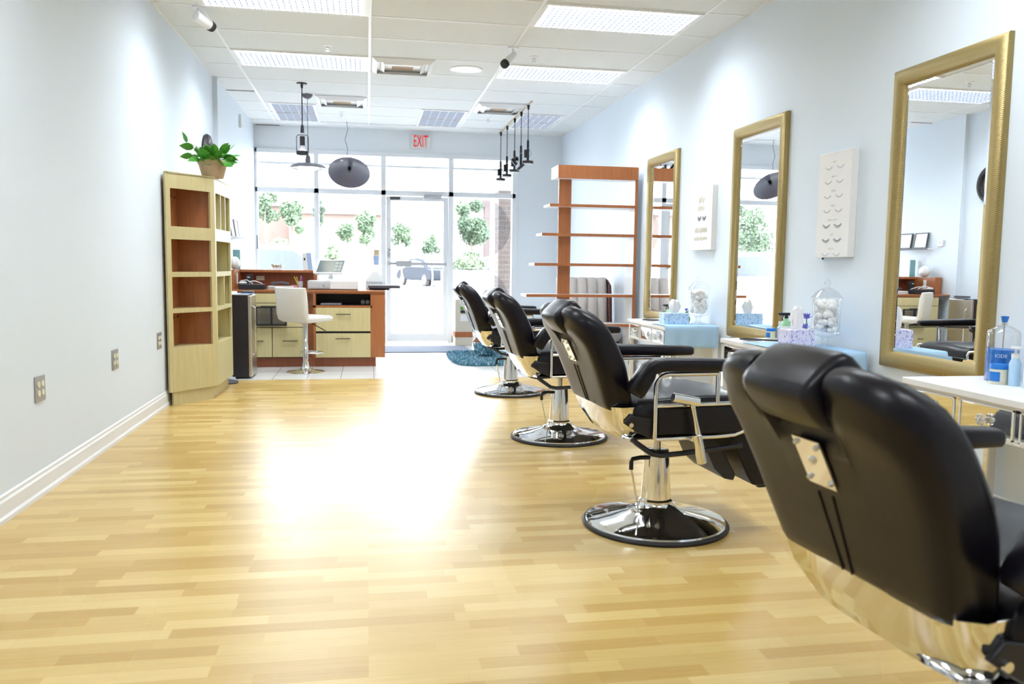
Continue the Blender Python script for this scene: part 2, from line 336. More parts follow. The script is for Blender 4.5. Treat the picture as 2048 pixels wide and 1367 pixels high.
# door
dr = bpy.data.objects.new('door_1', None); COL.objects.link(dr); struct(dr)
df = MB(); df.box(.268, .335, YW, YW+.045, .012, 2.07); df.box(1.075, 1.142, YW, YW+.045, .012, 2.07); df.box(.335, 1.075, YW, YW+.045, 2.01, 2.07); df.box(.335, 1.075, YW, YW+.045, .012, .125)
df.build('door_frame', 'alum', dr, smooth=False, bev=.003)
B(.335, 1.075, YW+.02, YW+.026, .125, 2.01).build('pane', 'glass', dr, smooth=False)
pb = MB(); pb.box(.30, 1.10, YW-.06, YW-.035, 1.105, 1.14); pb.box(.40, .62, YW-.075, YW-.03, 1.08, 1.165)
pb.box(.29, .315, YW-.065, YW+.001, 1.095, 1.15); pb.box(1.09, 1.115, YW-.065, YW+.001, 1.095, 1.15)
pb.build('push_bar', 'grey_p', dr, bev=.004)
text('push_letters', 'PUSH', .052, 'blackp', dr, T(.30, YW-.002, 1.27) @ RX(PI/2) @ RZ(-PI/2))
cl = MB(); cl.box(.80, 1.04, YW-.06, YW, 2.05, 2.10); cl.tube([(.86, YW-.05, 2.06), (.77, YW-.16, 2.055), (.80, YW-.02, 2.03)], .008)
cl.build('door_closer', 'grey_p', dr)
B(.32, .46, YW-.02, YW, 2.025, 2.06).build('door_label', 'darkg', dr, smooth=False)
B(.40, 1.04, YW+.014, YW+.017, 1.17, 1.42).build('door_decal', 'decal_w', dr, smooth=False)
# decals on the panes
o = B(.095, .165, YW+.024, YW+.028, 1.235, 1.31).build('window_decal', 'goldbar', smooth=False); tag(o, 'small beige square sticker on the window pane just left of the door', 'sticker')
o = B(.088, .165, YW+.024, YW+.028, 1.10, 1.23).build('window_decal', 'paper_b', smooth=False); tag(o, 'small blue sticker on the window pane, directly below the beige one', 'sticker')
for z, r, lab in ((1.645, .41, 'large round tinted film on the glass right of the door'), (.62, .40, 'lower round tinted film on the right window, behind the farthest chair')):
    d = MB(); d.lathe([(0, 0), (r, 0), (r, .002), (0, .002)], seg=64, mat=RX(PI/2), c=(1.64, YW+.022, z))
    tag(d.build('window_decal', 'decal_w', smooth=False), lab, 'sticker')
# exit sign
ex = thing('exit_sign', 'white exit sign with red letters on the blue wall above the door', 'exit sign', (.745, YW, 2.83))
B(-.145, .145, -.045, 0, -.095, .095).build('housing', 'exitw', ex, bev=.006)
text('letters', 'EXIT', .24, 'red', ex, T(0, -.047, 0) @ RX(PI/2) @ Matrix.Diagonal((.42, .98, 1, 1)))

# ================================================================== CEILING THINGS
def troffer(x0, x1, y0, y1, label, on=True):
    cx, cy_ = (x0+x1)/2, (y0+y1)/2; w, d = (x1-x0)/2-.012, (y1-y0)/2-.010
    t = thing('ceiling_light', label, 'ceiling light', (cx, cy_, HC), 0, 'ceiling lights')
    f = MB(); e = .030
    f.box(-w, w, -d, -d+e, -.012, 0); f.box(-w, w, d-e, d, -.012, 0); f.box(-w, -w+e, -d+e, d-e, -.012, 0); f.box(w-e, w, -d+e, d-e, -.012, 0)
    f.build('frame', 'grid', t, smooth=False)
    B(-w+e, w-e, -d+e, d-e, -.004, -.001).build('diffuser', 'lamp' if on else 'lamp_off', t, smooth=False)
    lv = MB(); nx, ny = (26, 9) if w > d else (5, 18)
    if not on: nx, ny = (5, 2)
    for i in range(1, nx):
        x = -w+e+(2*w-2*e)*i/nx; lv.box(x-.0015, x+.0015, -d+e, d-e, -.020, -.004)
    for i in range(1, ny):
        y = -d+e+(2*d-2*e)*i/ny; lv.box(-w+e, w-e, y-.0015, y+.0015, -.020, -.004)
    lv.build('louver', 'louv' if on else 'white', t, smooth=False)
XA, XC, XD = XB-S4, XB+S4, XB+2*S4
R = lambda k: Y0+k*S2
troffer(XA, XB, R(-1), R(0), 'long bright fluorescent ceiling light cut by the top edge, above the left side')
troffer(XA, XB, R(2), R(3), 'long bright fluorescent ceiling light, left side, level with the square vent beside it')
troffer(XC, XD, R(-1), R(0), 'long bright fluorescent ceiling light nearest the camera on the right side')
troffer(XC, XD, R(2), R(3), 'second bright fluorescent ceiling light on the right, beyond the first')
troffer(-1.15, -.59, 10.18, 11.40, 'bluish ceiling light set lengthwise near the storefront, behind the left pendants', False)
troffer(.64, 1.23, 10.18, 11.40, 'bluish ceiling light set lengthwise above the exit sign', False)
troffer(1.88, 2.44, 10.18, 11.25, 'bluish ceiling light set lengthwise behind the row of hanging spotlights', False)
for k in (-6, -11):   # unseen troffers added behind the camera to brighten the room
    for a, b, s in ((XA, XB, 'left'), (XC, XD, 'right')):
        troffer(a, b, R(k+.0), R(k+1.0), 'added unseen ceiling light overhead behind the viewpoint, %s side, %s' % (s, 'nearer' if k == -6 else 'farther'))
def vent(x, y, label):
    t = thing('ceiling_vent', label, 'air vent', (x, y, HC), 0, 'square ceiling vents'); h = .285
    B(-h, h, -h, h, -.004, -.001).build('back_plate', 'grid', t, smooth=False)
    B(-.10, .10, .03, .15, -.0065, -.0042).build('duct', 'ventd', t, smooth=False)
    f = MB()
    for a, z in ((h, 0), (.215, 0)):
        i = a-.045
        for s in range(4):
            p = [(-a, -a, -.006+z), (a, -a, -.006+z), (i, -i, -.036+z), (-i, -i, -.036+z)]
            q = [(x_, y_, z_+.004) for x_, y_, z_ in p]
            lp = [[RZ(s*PI/2) @ Vector(v) for v in p], [RZ(s*PI/2) @ Vector(v) for v in q]]
            f.loft(lp)
    f.build('vanes', 'white', t, smooth=False)
vent(XB+.31, R(2.5), 'square white air vent in the ceiling centre, beside the round speaker')
vent(XB-.31, R(5.55), 'square white air vent behind the two left pendant lamps')
vent(XC+.31, R(5.55), 'square white air vent near the head of the spotlight bar')
sp_ = thing('ceiling_speaker', 'round white speaker grille flush in the ceiling tile', 'speaker', (.943, 8.055, HC))
MB().lathe([(.155, 0), (.155, -.008), (.14, -.012), (.13, -.010)], cap=False, seg=48).build('rim', 'white', sp_)
MB().lathe([(0, -.009), (.13, -.009), (.13, -.004), (0, -.004)], seg=48).build('grille', 'trimw', sp_)
for i, (x, y, l) in enumerate(((-.33, 7.455, 'small chrome sprinkler head in the ceiling, left of centre in front of the long light'), (1.479, 7.443, 'small chrome sprinkler head in the ceiling, right of the hanging camera'), (-.308, 10.646, 'tiny sprinkler head in the far ceiling behind the left vent'), (1.518, 10.581, 'tiny sprinkler head in the far ceiling left of the spotlight bar'))):
    t = thing('sprinkler', l, 'sprinkler', (x, y, HC), 0, 'ceiling sprinklers')
    MB().lathe([(0, 0), (.04, 0), (.036, -.006), (0, -.008)], seg=24).build('plate', 'white', t)
    s_ = MB(); s_.cyl((0, 0, -.005), (0, 0, -.03), .009); s_.tube([(-.014, 0, -.01), (-.016, 0, -.03), (0, 0, -.045), (.016, 0, -.03), (.014, 0, -.01)], .003); s_.cyl((0, 0, -.045), (0, 0, -.049), .018)
    s_.build('head', 'chrome', t)
def seccam(x, y, label, aim):
    t = thing('security_camera', label, 'security camera', (x, y, HC), 0, 'ceiling security cameras')
    b = MB(); b.cyl((0, 0, 0), (0, 0, -.015), .045); b.tube([(0, 0, -.01), (0, 0, -.05), tuple(Vector(aim)*.03+Vector((0, 0, -.07)))], .012)
    b.build('bracket', 'white', t)
    a = Vector(aim).normalized(); c0 = Vector((0, 0, -.08))
    MB().cyl(c0-a*.03, c0+a*.11, .036, .038, 24).build('body', 'white', t, bev=.008)
    MB().cyl(c0+a*.11, c0+a*.145, .040, .036, 24).build('lens_hood', 'blackp', t, bev=.004)
seccam(-1.215, 6.56, 'white bullet camera with dark lens hanging at upper left of the ceiling', (.55, .8, -.25))
seccam(1.24, 7.17, 'white bullet camera with dark lens hanging at centre right of the ceiling', (-.62, -.45, -.60))

# pendants
def cable(p0, p1, r=.004, wig=0):
    n = 12; pts = []
    for i in range(n+1):
        t = i/n; p = Vector(p0).lerp(Vector(p1), t); p.x += wig*math.sin(t*9)*(1-t)*t*4; pts.append(p)
    return MB().tube(pts, r, 6)
t = thing('pendant_lamp', 'black caged spotlight pendant on a thin stem, leftmost over the desk', 'pendant lamp', (-.667, 9.06, HC))
MB().lathe([(0, 0), (.055, 0), (.05, -.012), (.012, -.02), (.012, -.05), (0, -.05)]).build('canopy', 'black', t)
cable((0, 0, -.04), (0, 0, -.44), .006).build('stem', 'black', t)
s_ = MB(); s_.cyl((0, 0, -.43), (0, 0, -.51), .015, .02); s_.cyl((0, 0, -.545), (0, 0, -.64), .026); s_.build('socket', 'black', t)
MB().lathe([(.02, -.64), (.05, -.70), (.058, -.712), (.05, -.712), (.016, -.645)], cap=False).build('lamp_shade', 'crystal', t)
cg = MB(); cg.tube([(-.06, 0, -.72)]+arc(-.03, -.56, .03, 180, 90, 6)[0:]+[(.0, 0, -.53)]+arc(.03, -.56, .03, 90, 0, 6)+[(.06, 0, -.72)], .0035, 8)
cg.lathe([(.063, -.70), (.063, -.735), (.057, -.735), (.057, -.70)], cap=False); cg.build('cage', 'black', t)
t = thing('pendant_lamp', 'grey saucer pendant lamp with glowing underside beside the caged spotlight', 'pendant lamp', (-.65, 9.62, HC-.0))
MB().lathe([(0, 0), (.058, 0), (.056, -.02), (.045, -.04), (.02, -.055), (0, -.058)]).build('canopy', 'shade', t)
cable((0, 0, -.05), (0, 0, -.66), .003).build('cable', 'black', t)
LO = T(0, 0, -.06)
MB().lathe([(0, -.59), (.012, -.60), (.028, -.625), (.026, -.64), (.03, -.645), (.03, -.69), (0, -.69)], mat=LO).build('socket', 'shade', t)
MB().lathe([(.03, -.69), (.12, -.70), (.18, -.722), (.222, -.752), (.218, -.755), (.12, -.710), (.03, -.699)], seg=56, cap=False, mat=LO).build('lamp_shade', 'shade', t)
MB().lathe([(0, -.715), (.11, -.735), (.12, -.758), (.07, -.775), (0, -.782)], seg=48, mat=LO).build('bulb', 'lamp_w', t)
t = thing('pendant_lamp', 'large dark saucer pendant lamp tilted face-on by a crooked cord near the window', 'pendant lamp', (-.262, 11.33, HC))
cable((0, 0, 0), (0, -.02, -.45), .003, .02).build('cable', 'black', t)
tf = T(0.03, -.05, -.665) @ RY(math.radians(4)) @ RX(math.radians(-41))
MB().lathe([(.02, .10), (.12, .085), (.22, .04), (.275, -.01), (.271, -.012), (.21, .03), (.12, .07), (.02, .086)], seg=64, cap=False, mat=RX(0)).build('lamp_shade', 'shade', t, tf=tf)
MB().lathe([(0, .02), (.02, .02), (.025, .09), (0, .13)], seg=24).build('socket', 'black', t, tf=tf)
B(-.12, -.085, -.18, -.155, .031, .034).build('price_tag', 'paper', t, tf=tf, smooth=False)
# spotlight bar
t = thing('ceiling_rail', 'thin pale gold rail along the ceiling carrying five hanging spotlights', 'lamp rail', (1.85, 10.6, HC))
B(-.012, .012, -1.2, 1.17, -.012, 0).build('rail', 'goldbar', t)
spots = [(9.594, 'nearest the camera, disc head level'), (10.04, 'second from the camera, its head tipped sideways'), (10.494, 'middle one of the five'), (11.072, 'second from the window'), (11.60, 'nearest the window')]
for i, (y, l) in enumerate(spots):
    t = thing('hanging_spotlight', 'black disc spotlight on a long rod, '+l, 'spotlight', (1.85, y, HC-.012), 0, 'hanging rail spotlights')
    L = .40
    MB().cyl((0, 0, 0), (0, 0, -.05), .016, .012).build('connector', 'black', t)
    MB().cyl((0, 0, -.04), (0, 0, -L), .0045, seg=8).build('rod', 'black', t)
    MB().cyl((0, 0, -L), (0, 0, -L-.09), .013, .015).build('sleeve', 'black', t)
    if i == 1: hd = T(0, 0, -L-.25) @ RY(math.radians(-42)) @ T(0, 0, L+.25)
    else: hd = Matrix.Identity(4)
    MB().cyl((0, 0, -L-.095), (0, 0, -L-.25), .016, .014).build('arm', 'black', t)
    MB().box(-.045, -.012, -.02, .02, -L-.20, -L-.11).build('driver_box', 'black', t, bev=.004, tf=hd)
    MB().lathe([(0, -L-.235), (.062, -L-.238), (.066, -L-.245), (.066, -L-.262), (.055, -L-.268), (0, -L-.268)]).build('lamp_head', 'black', t, tf=hd)
    MB().lathe([(0, -L-.269), (.052, -L-.269), (.05, -L-.273), (0, -L-.273)]).build('lens', 'white', t, tf=hd)
    MB().tube([(.01, 0, -L-.1), (.035, 0, -L-.13), (.04, 0, -L-.16), (.015, 0, -L-.19)], .002, 6).build('wire', 'black', t, tf=hd)

# ================================================================== BARBER CHAIRS
def back_curve(s):   # s 0..1 -> centre line x,z of the reclined back
    P = [(-.258, .540), (-.292, .64), (-.332, .745), (-.385, .848), (-.456, .932)]
    t = s*(len(P)-1); i = min(int(t), len(P)-2); f = t-i
    q = [P[max(i-1, 0)], P[i], P[i+1], P[min(i+2, len(P)-1)]]
    return tuple(.5*((2*q[1][k])+(-q[0][k]+q[2][k])*f+(2*q[0][k]-5*q[1][k]+4*q[2][k]-q[3][k])*f*f+(-q[0][k]+3*q[1][k]-3*q[2][k]+q[3][k])*f**3) for k in (0, 1))
def back_loop(y, smax, th, N=14):
    pts = []
    fr, bk = [], []
    for i in range(N+1):
        s = smax*i/N; x, z = back_curve(s); x2, z2 = back_curve(min(s+.02, 1.0)) if s < .98 else (x, z)
        if s >= .98: x1, z1 = back_curve(s-.02); dx, dz = x-x1, z-z1
        else: dx, dz = x2-x, z2-z
        l = math.hypot(dx, dz); dx, dz = dx/l, dz/l
        tt = th*(1-.12*(abs(s-.35))) ; puff = .012*math.sin(min(1, s/1.0)*PI)
        e = 1.0
        if i == 0: e = .72
        if i == N: e = .60
        if i == N-1: e = .93
        fr.append((x+dz*(tt/2*e+puff), z-dx*(tt/2*e+puff))); bk.append((x-dz*tt/2*e, z+dx*tt/2*e))
    x, z = back_curve(smax); x1, z1 = back_curve(smax-.02); l = math.hypot(x-x1, z-z1); ux, uz = (x-x1)/l, (z-z1)/l
    cap = []
    for a in (35, 65, 90, 115, 145):
        a = math.radians(a); n = (uz, -ux)
        cap.append((x+n[0]*math.cos(a)*th*.30+ux*math.sin(a)*.028, z+n[1]*math.cos(a)*th*.30+uz*math.sin(a)*.028))
    return [(p[0], y, p[1]) for p in fr+cap+bk[::-1]]
def barber_chair(label, loc, rz):
    t = thing('barber_chair', label, 'barber chair', loc, rz, 'black leather barber chairs')
    # pump base
    MB().lathe([(0, 0), (.315, 0), (.318, .010), (.312, .018), (.300, .020), (0, .020)], seg=72).build('base_ring', 'rubber', t)
    MB().lathe([(.304, .018), (.300, .026), (.27, .036), (.20, .050), (.13, .066), (.095, .080), (.078, .094), (.074, .105), (0, .105)], seg=72).build('base', 'chrome', t)
    MB().lathe([(0, .10), (.074, .10), (.074, .112), (.066, .12), (.052, .325), (.040, .333), (0, .333)], seg=48).build('column', 'chrome', t)
    MB().cyl((0, 0, .33), (0, 0, .43), .016).build('piston', 'brushed', t)
    # foot pump: bent black bracket and rods
    p = MB(); p.tube([(-.02, -.02, .30), (-.09, -.03, .305), (-.125, -.03, .30), (-.13, -.03, .285), (-.13, -.03, .255)], .0095, 10)
    p.tube([(.045, .0, .33), (.05, 0, .20), (.05, 0, .12)], .010, 8)
    p.build('pump_bracket', 'black', t)
    MB().cyl((-.13, -.03, .26), (-.09, -.03, .07), .0045, seg=8).box(-.115, -.065, -.055, -.01, .06, .078).build('pump_rod', 'chrome', t); MB().cyl((.06, .05, .20), (.09, .06, .07), .0045, seg=8).box(.065, .11, .03, .07, .06, .078).build('pump_rod', 'chrome', t)
    # under-seat frame
    f = MB(); f.box(-.20, .26, -.22, .22, .425, .437); f.build('seat_plate', 'black', t, bev=.004)
    for s in (-1, 1):
        MB().tube([(-.215, s*.235, .432), (-.19, s*.235, .412), (-.13, s*.24, .37), (-.09, s*.24, .362), (.02, s*.24, .368), (.16, s*.24, .38), (.27, s*.24, .39)], .0115, 8).build('link_bar', 'black', t)
    # seat cushion
    sm = MB()
    L = []
    for y, e in ((-.262, .80), (-.250, .95), (-.232, 1), (0, 1.06), (.232, 1), (.250, .95), (.262, .80)):
        zc, hh = .520, .080*e
        dome = .008 if abs(y) < .1 else 0
        prof = [(-.20, zc-hh*.8), (-.215, zc-hh*.3), (-.215, zc+hh*.5), (-.195, zc+hh*.92), (-.05, zc+hh+dome), (.10, zc+hh+dome+.004), (.24, zc+hh+dome), (.285, zc+hh*.82), (.305, zc+hh*.35), (.30, zc-hh*.35), (.27, zc-hh*.85), (.20, zc-hh)]
        L.append([(x, y, z) for x, z in prof])
    sm.loft(L); sm.build('seat', 'leather', t, ang=75)
    for s in (-1, 1):
        sd = MB(); pts = [(-.125, .455), (.20, .455), (.245, .468), (.278, .50), (.285, .555), (.28, .563), (-.125, .563)]
        sd.loft([[(x, s*.264, z) for x, z in pts], [(x, s*.283, z) for x, z in pts]])
        sd.build('side_panel', 'leather', t, bev=.006, seg=3)
        # chrome arm frame
        fr = MB(); y = s*.282
        path = [(-.138, y, .437)]+[(-.138, y, .60)]+arc(-.088, .648, .05, 180, 90, 6, y)+[(.10, y, .698), (.128, y, .698), (.130, y, .69), (.130, y, .575)]
        fr.tube(path, .0095, 10)
        fr.tube([(-.138, y, .572), (.13, y, .574), (.24, y, .576), (.295, y, .572), (.306, y, .55), (.298, y, .50), (.262, y, .462), (.21, y, .444), (.13, y, .440), (-.138, y, .438)], .0085, 10)
        fr.build('arm_frame', 'chrome', t)
        # arm pad: bent down at the back
        ap = MB(); loops = []
        for (x, z), h, e in zip([(-.235, .622), (-.228, .634), (-.205, .672), (-.178, .712), (-.155, .731), (-.11, .738), (.05, .735), (.18, .731), (.28, .729), (.292, .729)],
                                [.030, .036, .037, .035, .030, .027, .026, .025, .022, .016], [.7, 1, 1, 1, 1, 1, 1, 1, 1, .8]):
            if x < -.19: d = Vector((.5, 0, .86))
            elif x < -.16: d = Vector((.75, 0, .66))
            else: d = Vector((1, 0, 0))
            n = Vector((-d.z, 0, d.x)); w = .036*e; lp = []
            for a in range(16):
                an = a*2*PI/16; cx_, cz_ = math.cos(an), math.sin(an)
                px = math.copysign(abs(cx_)**.5, cx_)*w; pz = math.copysign(abs(cz_)**.5, cz_)*h
                lp.append(Vector((x, s*.290+px, z))+n*pz)
            loops.append(lp)
        ap.loft(loops); ap.build('arm_pad', 'leather', t, ang=70)
        # pivot plate
        pv = MB(); pts = [(-.265, .505), (-.235, .535), (-.14, .52), (-.125, .455), (-.15, .44), (-.205, .465)]
        pv.loft([[(x, s*.252, z) for x, z in pts], [(x, s*.268, z) for x, z in pts]]); pv.build('pivot_plate', 'black', t, bev=.004)
        MB().cyl((-.235, s*.262, .497), (-.235, s*.276, .497), .009).build('pivot_bolt', 'chrome', t)
    # recline lever on the near side
    lv = MB(); y = -.325
    lv.cyl((-.085, y, .612), (.025, y, .590), .019, seg=20); lv.tube([(-.005, y, .60), (.012, y, .53), (.030, y, .455)], [.012, .0095, .012], 10); lv.cyl((.022, y, .462), (.050, y, .345), .0195, .0205, 20); lv.cyl((.03, y, .43), (.03, -.24, .43), .008)
    lv.build('recline_lever', 'chrome', t, bev=.002)
    # back
    bm_ = MB(); L = []
    def shoulder(y):
        a = min(abs(y)/.272, 1); outer = (1-max(0, (a-.42)/.58)**2.6)
        return .74+.26*outer**.5 if outer > 0 else .74
    ys = [-.272, -.266, -.252, -.23, -.20, -.17, -.14, -.114, -.104]
    for y in ys: L.append((y, shoulder(y) if abs(y) > .108 else .775, 1))
    for y in (-.05, 0, .05): L.append((y, .775, 1))
    for y in ys[::-1]: L.append((-y, shoulder(y) if abs(y) > .108 else .775, 1))
    loops = []
    for y, smax, _ in L:
        a = abs(y)
        th = .112 if a < .235 else (.108 if a < .255 else (.094 if a < .27 else .070))
        if .108 < a < .12: smax = min(smax, .985)
        lp = back_loop(y, smax, th); lp[0] = (lp[0][0], y, .541); lp[-1] = (lp[-1][0]+.012, y, .541); lp[-2] = (lp[-2][0], y, max(lp[-2][2], .552))
        loops.append([(p[0], p[1]*(1-.16*max(0, (.76-p[2])/.22)**1.3), p[2]) for p in lp])
    bm_.loft(loops); bo = bm_.build('backrest', 'leather', t, ang=65)
    # headrest block in the notch
    hr = MB(); x0, z0 = back_curve(.895); x1, z1 = back_curve(.99); l = math.hypot(x1-x0, z1-z0); u = Vector(((x1-x0)/l, 0, (z1-z0)/l)); n = Vector((u.z, 0, -u.x)); cc = Vector((x0, 0, z0))+u*.012
    loops = []
    for y, e in ((-.104, .82), (-.098, .96), (-.083, 1), (0, 1.03), (.083, 1), (.098, .96), (.104, .82)):
        lp = []
        for a in range(20):
            an = a*2*PI/20; ca, sa = math.cos(an), math.sin(an)
            lp.append(cc+n*(math.copysign(abs(ca)**.55, ca)*.062*e)+u*(math.copysign(abs(sa)**.55, sa)*.055*e)+Vector((0, y, 0)))
        loops.append(lp)
    hr.loft(loops); hr.build('headrest', 'leather', t, ang=60)
    # rear vinyl panel with centre seam, chrome plate and chrome skirt
    def rear(s, off):
        x, z = back_curve(s); x1, z1 = back_curve(min(s+.02, 1)); x0_, z0_ = back_curve(max(s-.02, 0)); dx, dz = x1-x0_, z1-z0_; l = math.hypot(dx, dz); th = .112*(1-.12*abs(s-.35))
        return (x-dz/l*(th/2+off), z+dx/l*(th/2+off))
    for yy in ((-.012, -.004), (.030, .018)):
        MB().tube([(rear(s, .001)[0], yy[0]+(yy[1]-yy[0])*(1-s/.45), rear(s, .001)[1]) for s in [.10+i*.36/8 for i in range(9)]], .0022, 6).build('seam_piping', 'leather', t)
    cpn = MB(); lp = []
    for s in (.51, .745): lp.append([(rear(s, .001)[0], -.040, rear(s, .001)[1]), (rear(s, .001)[0], .040, rear(s, .001)[1]), (rear(s, .005)[0], .040, rear(s, .005)[1]), (rear(s, .005)[0], -.040, rear(s, .005)[1])])
    cpn.loft(lp); cpn.build('chrome_plate', 'chrome', t)
    for y, s in ((-.03, .715), (.03, .715), (0, .635), (-.03, .54), (.03, .54)):
        a = rear(s, .005); b = rear(s, .012); MB().cyl((a[0], y, a[1]), (b[0], y, b[1]), .010 if y == 0 else .006, .006 if y == 0 else .004, 12).build('plate_bolt', 'brushed', t)
    sk = MB(); N = 12; L = []
    for k, (dz, ins, xo) in enumerate(((0.02, 0, 0), (-.045, .008, .022), (-.09, .030, .048), (-.118, .050, .064))):
        lp = []
        pts = [(-.205+xo*.3, -.255+ins), (-.270+xo, -.262+ins), (-.306+xo, -.240+ins*1.1), (-.314+xo, -.12), (-.316+xo, 0), (-.314+xo, .12), (-.306+xo, .240-ins*1.1), (-.270+xo, .262-ins), (-.205+xo*.3, .255-ins)]
        inn = [(x+.004, y*.985) for x, y in pts][::-1]
        L.append([(x, y, .545+dz) for x, y in pts+inn])
    sk.loft(L); sk.build('rear_skirt', 'chrome', t, ang=60)
    # leg rest and foot plate
    lr = MB(); pts = [(.245, .452), (.30, .44), (.33, .42), (.415, .215), (.40, .198), (.355, .205), (.325, .25), (.275, .36), (.225, .43)]
    lr.loft([[(x, y, z) for x, z in pts] for y in (-.20, .20)]); lr.build('leg_rest', 'leather', t, bev=.010, seg=3)
    lb = MB(); pts = [(.12, .432), (.19, .432), (.26, .31), (.30, .24), (.29, .215), (.25, .225), (.20, .27)]
    lb.loft([[(x, y, z) for x, z in pts] for y in (-.15, .15)]); lb.build('leg_rest_bracket', 'blackp', t, bev=.006)
    fp = MB(); 
    for i in range(9):
        a = i/8; x = .425-.060*a+.0; z = .200+.13*a
        fp.box(x-.004+.012, x+.012+.012, -.17, .17, z-.002, z+.005)
    fp.loft([[(.412, y, .195), (.455, y, .195), (.385, y, .335), (.372, y, .335)] for y in (-.165, .165)])
    fp.build('foot_plate', 'brushed', t)
    ft = MB(); ft.box(.385, .47, -.19, -.165, .190, .212); ft.box(.385, .47, .165, .19, .190, .212); ft.build('foot_hinge', 'black', t, bev=.003)
    for s in (-1, 1): MB().cyl((.435, s*.19, .201), (.435, s*.197, .201), .008).build('hinge_bolt', 'chrome', t)
    return t
CH = [((1.238, 3.36, 0), 4, 'black leather barber chair with chrome round base, in the middle foreground, fully in view'),
      ((1.235, 5.19, 0), 3, 'black leather barber chair third from the storefront wall side, behind the foreground one'),
      ((1.240, 7.10, 0), 2, 'black leather barber chair farthest away, nearest the blue rug and storefront'),
      ((1.205, 1.385, 0), 5, 'black leather barber chair nearest the camera, blurred and cut by the right edge')]
CH[1] = (CH[1][0], CH[1][1], 'black leather barber chair second from the window, between the farthest and the foreground one')
ch0 = barber_chair(CH[0][2], CH[0][0], math.radians(CH[0][1]))
for loc, a, l in CH[1:]: dup(ch0, l, loc, math.radians(a))

# ================================================================== MIRRORS
def wall_mirror(y0, y1, z0, z1, label):
    cy_, w, h = (y0+y1)/2, (y1-y0)/2, (z1-z0)
    t = thing('wall_mirror', label, 'mirror', (XR, cy_, z0), 0, 'gold framed wall mirrors')
    prof = [(0, 0), (0, .020), (.008, .032), (.030, .045), (.055, .043), (.075, .030), (.086, .018), (.090, .012), (.090, 0)]   # inset, depth
    mb = MB(); P = []
    corners = lambda i: [(-w+i, i), (w-i, i), (w-i, h-i), (-w+i, h-i)]
    loops = []
    for k in range(5):
        loops.append([(-d, corners(i)[k % 4][0], corners(i)[k % 4][1]) for i, d in prof])
    mb.loft(loops, cap=False); bmesh.ops.remove_doubles(mb.bm, verts=mb.bm.verts, dist=1e-5)
    mb.build('mirror_frame', 'gold', t, ang=50)
    B(-.012, -.008, -w+.085, w-.085, .085, h-.085).build('mirror_glass', 'mirror', t, smooth=False)
    bv = MB(); a, b = .088, .106
    for k in range(4):
        o1, o2 = corners(a)[k], corners(a)[(k+1) % 4]; i1, i2 = corners(b)[k], corners(b)[(k+1) % 4]
        bv.loft([[(-.0125, *o1), (-.0125, *o2), (-.0145, *i2), (-.0145, *i1)], [(-.012, *o1), (-.012, *o2), (-.012, *i2), (-.012, *i1)]])
    bv.build('bevel_edge', 'mirror', t, smooth=False)
wall_mirror(3.27, 4.07, .60, 2.165, 'tall gold framed mirror nearest the camera, reflecting a barber chair')
wall_mirror(5.21, 6.02, .595, 2.17, 'tall gold framed mirror in the middle, reflecting the storefront window')
wall_mirror(7.175, 7.98, .60, 2.19, 'tall narrow-looking gold framed mirror farthest away beside the wooden shelf')

# canvases -----------------------------------------------------------
def lash(mb, cy_, cz, w, x, droop=.35, n=11, hair=.010, r=.0012):
    pts = []
    for i in range(n):
        a = -1+2*i/(n-1); pts.append(Vector((x, cy_+a*w, cz+droop*w*(a*a))))
    mb.tube(pts, r, 5)
    for i, p in enumerate(pts):
        a = -1+2*i/(n-1); mb.tube([p, p+Vector((-.001, a*hair*.7, -hair*(1.1-.4*a*a)))], [r, r*.3], 4)
def scribble(mb, cy_, cz, w, hgt, x, seed):
    rnd = random.Random(seed); pts = []; n = max(10, int(w/.004))
    for i in range(n):
        a = i/(n-1); pts.append(Vector((x, cy_+w/2-a*w, cz+hgt*.5*math.sin(i*1.9+rnd.random())*(.6+.8*rnd.random()))))
    mb.tube(pts, .0011, 4)
t = thing('lash_display_board', 'tall white canvas with seven rows of false eyelashes between two mirrors', 'eyelash display', (XR, 4.57, 1.19))
B(-.045, 0, -.175, .175, 0, .625).build('canvas', 'canvas', t, bev=.003)
dk = MB(); lt = MB(); gi = MB()
for k in range(7):
    z = .565-k*.086
    for s in (-1, 1): lash(dk if k in (4, 5) else lt, s*.062, z-.035, .034, -.047, hair=.014 if k in (4, 5) else .008)
    scribble(gi, 0, z+.002, (.05, .06, .055, .045, .10, .04, .07)[k], .012, -.047, k)
dk.build('dark_lashes', 'lash', t); lt.build('pale_lashes', 'lash_l', t); gi.build('gold_lettering', 'gold_ink', t)
MB().cyl((-.02, .13, -.012), (-.02, .13, 0), .006).build('hook', 'blackp', t)
t = thing('lash_display_board', 'small white canvas with faint gold lettering and one black lash pair between the far mirrors', 'eyelash display', (XR, 6.56, 1.265))
B(-.045, 0, -.22, .22, 0, .525).build('canvas', 'canvas', t, bev=.003)
dk = MB(); gi = MB()
for s in (-1, 1): lash(dk, s*.05-.02, .265, .028, -.047, droop=.5, hair=.025, r=.002)
for i, (z, w, h_) in enumerate(((.415, .13, .06), (.345, .14, .04), (.165, .26, .05), (.095, .28, .035))): scribble(gi, -.01, z, w, h_, -.047, 40+i)
dk.build('dark_lashes', 'lash', t); gi.build('gold_lettering', 'gold_ink', t)

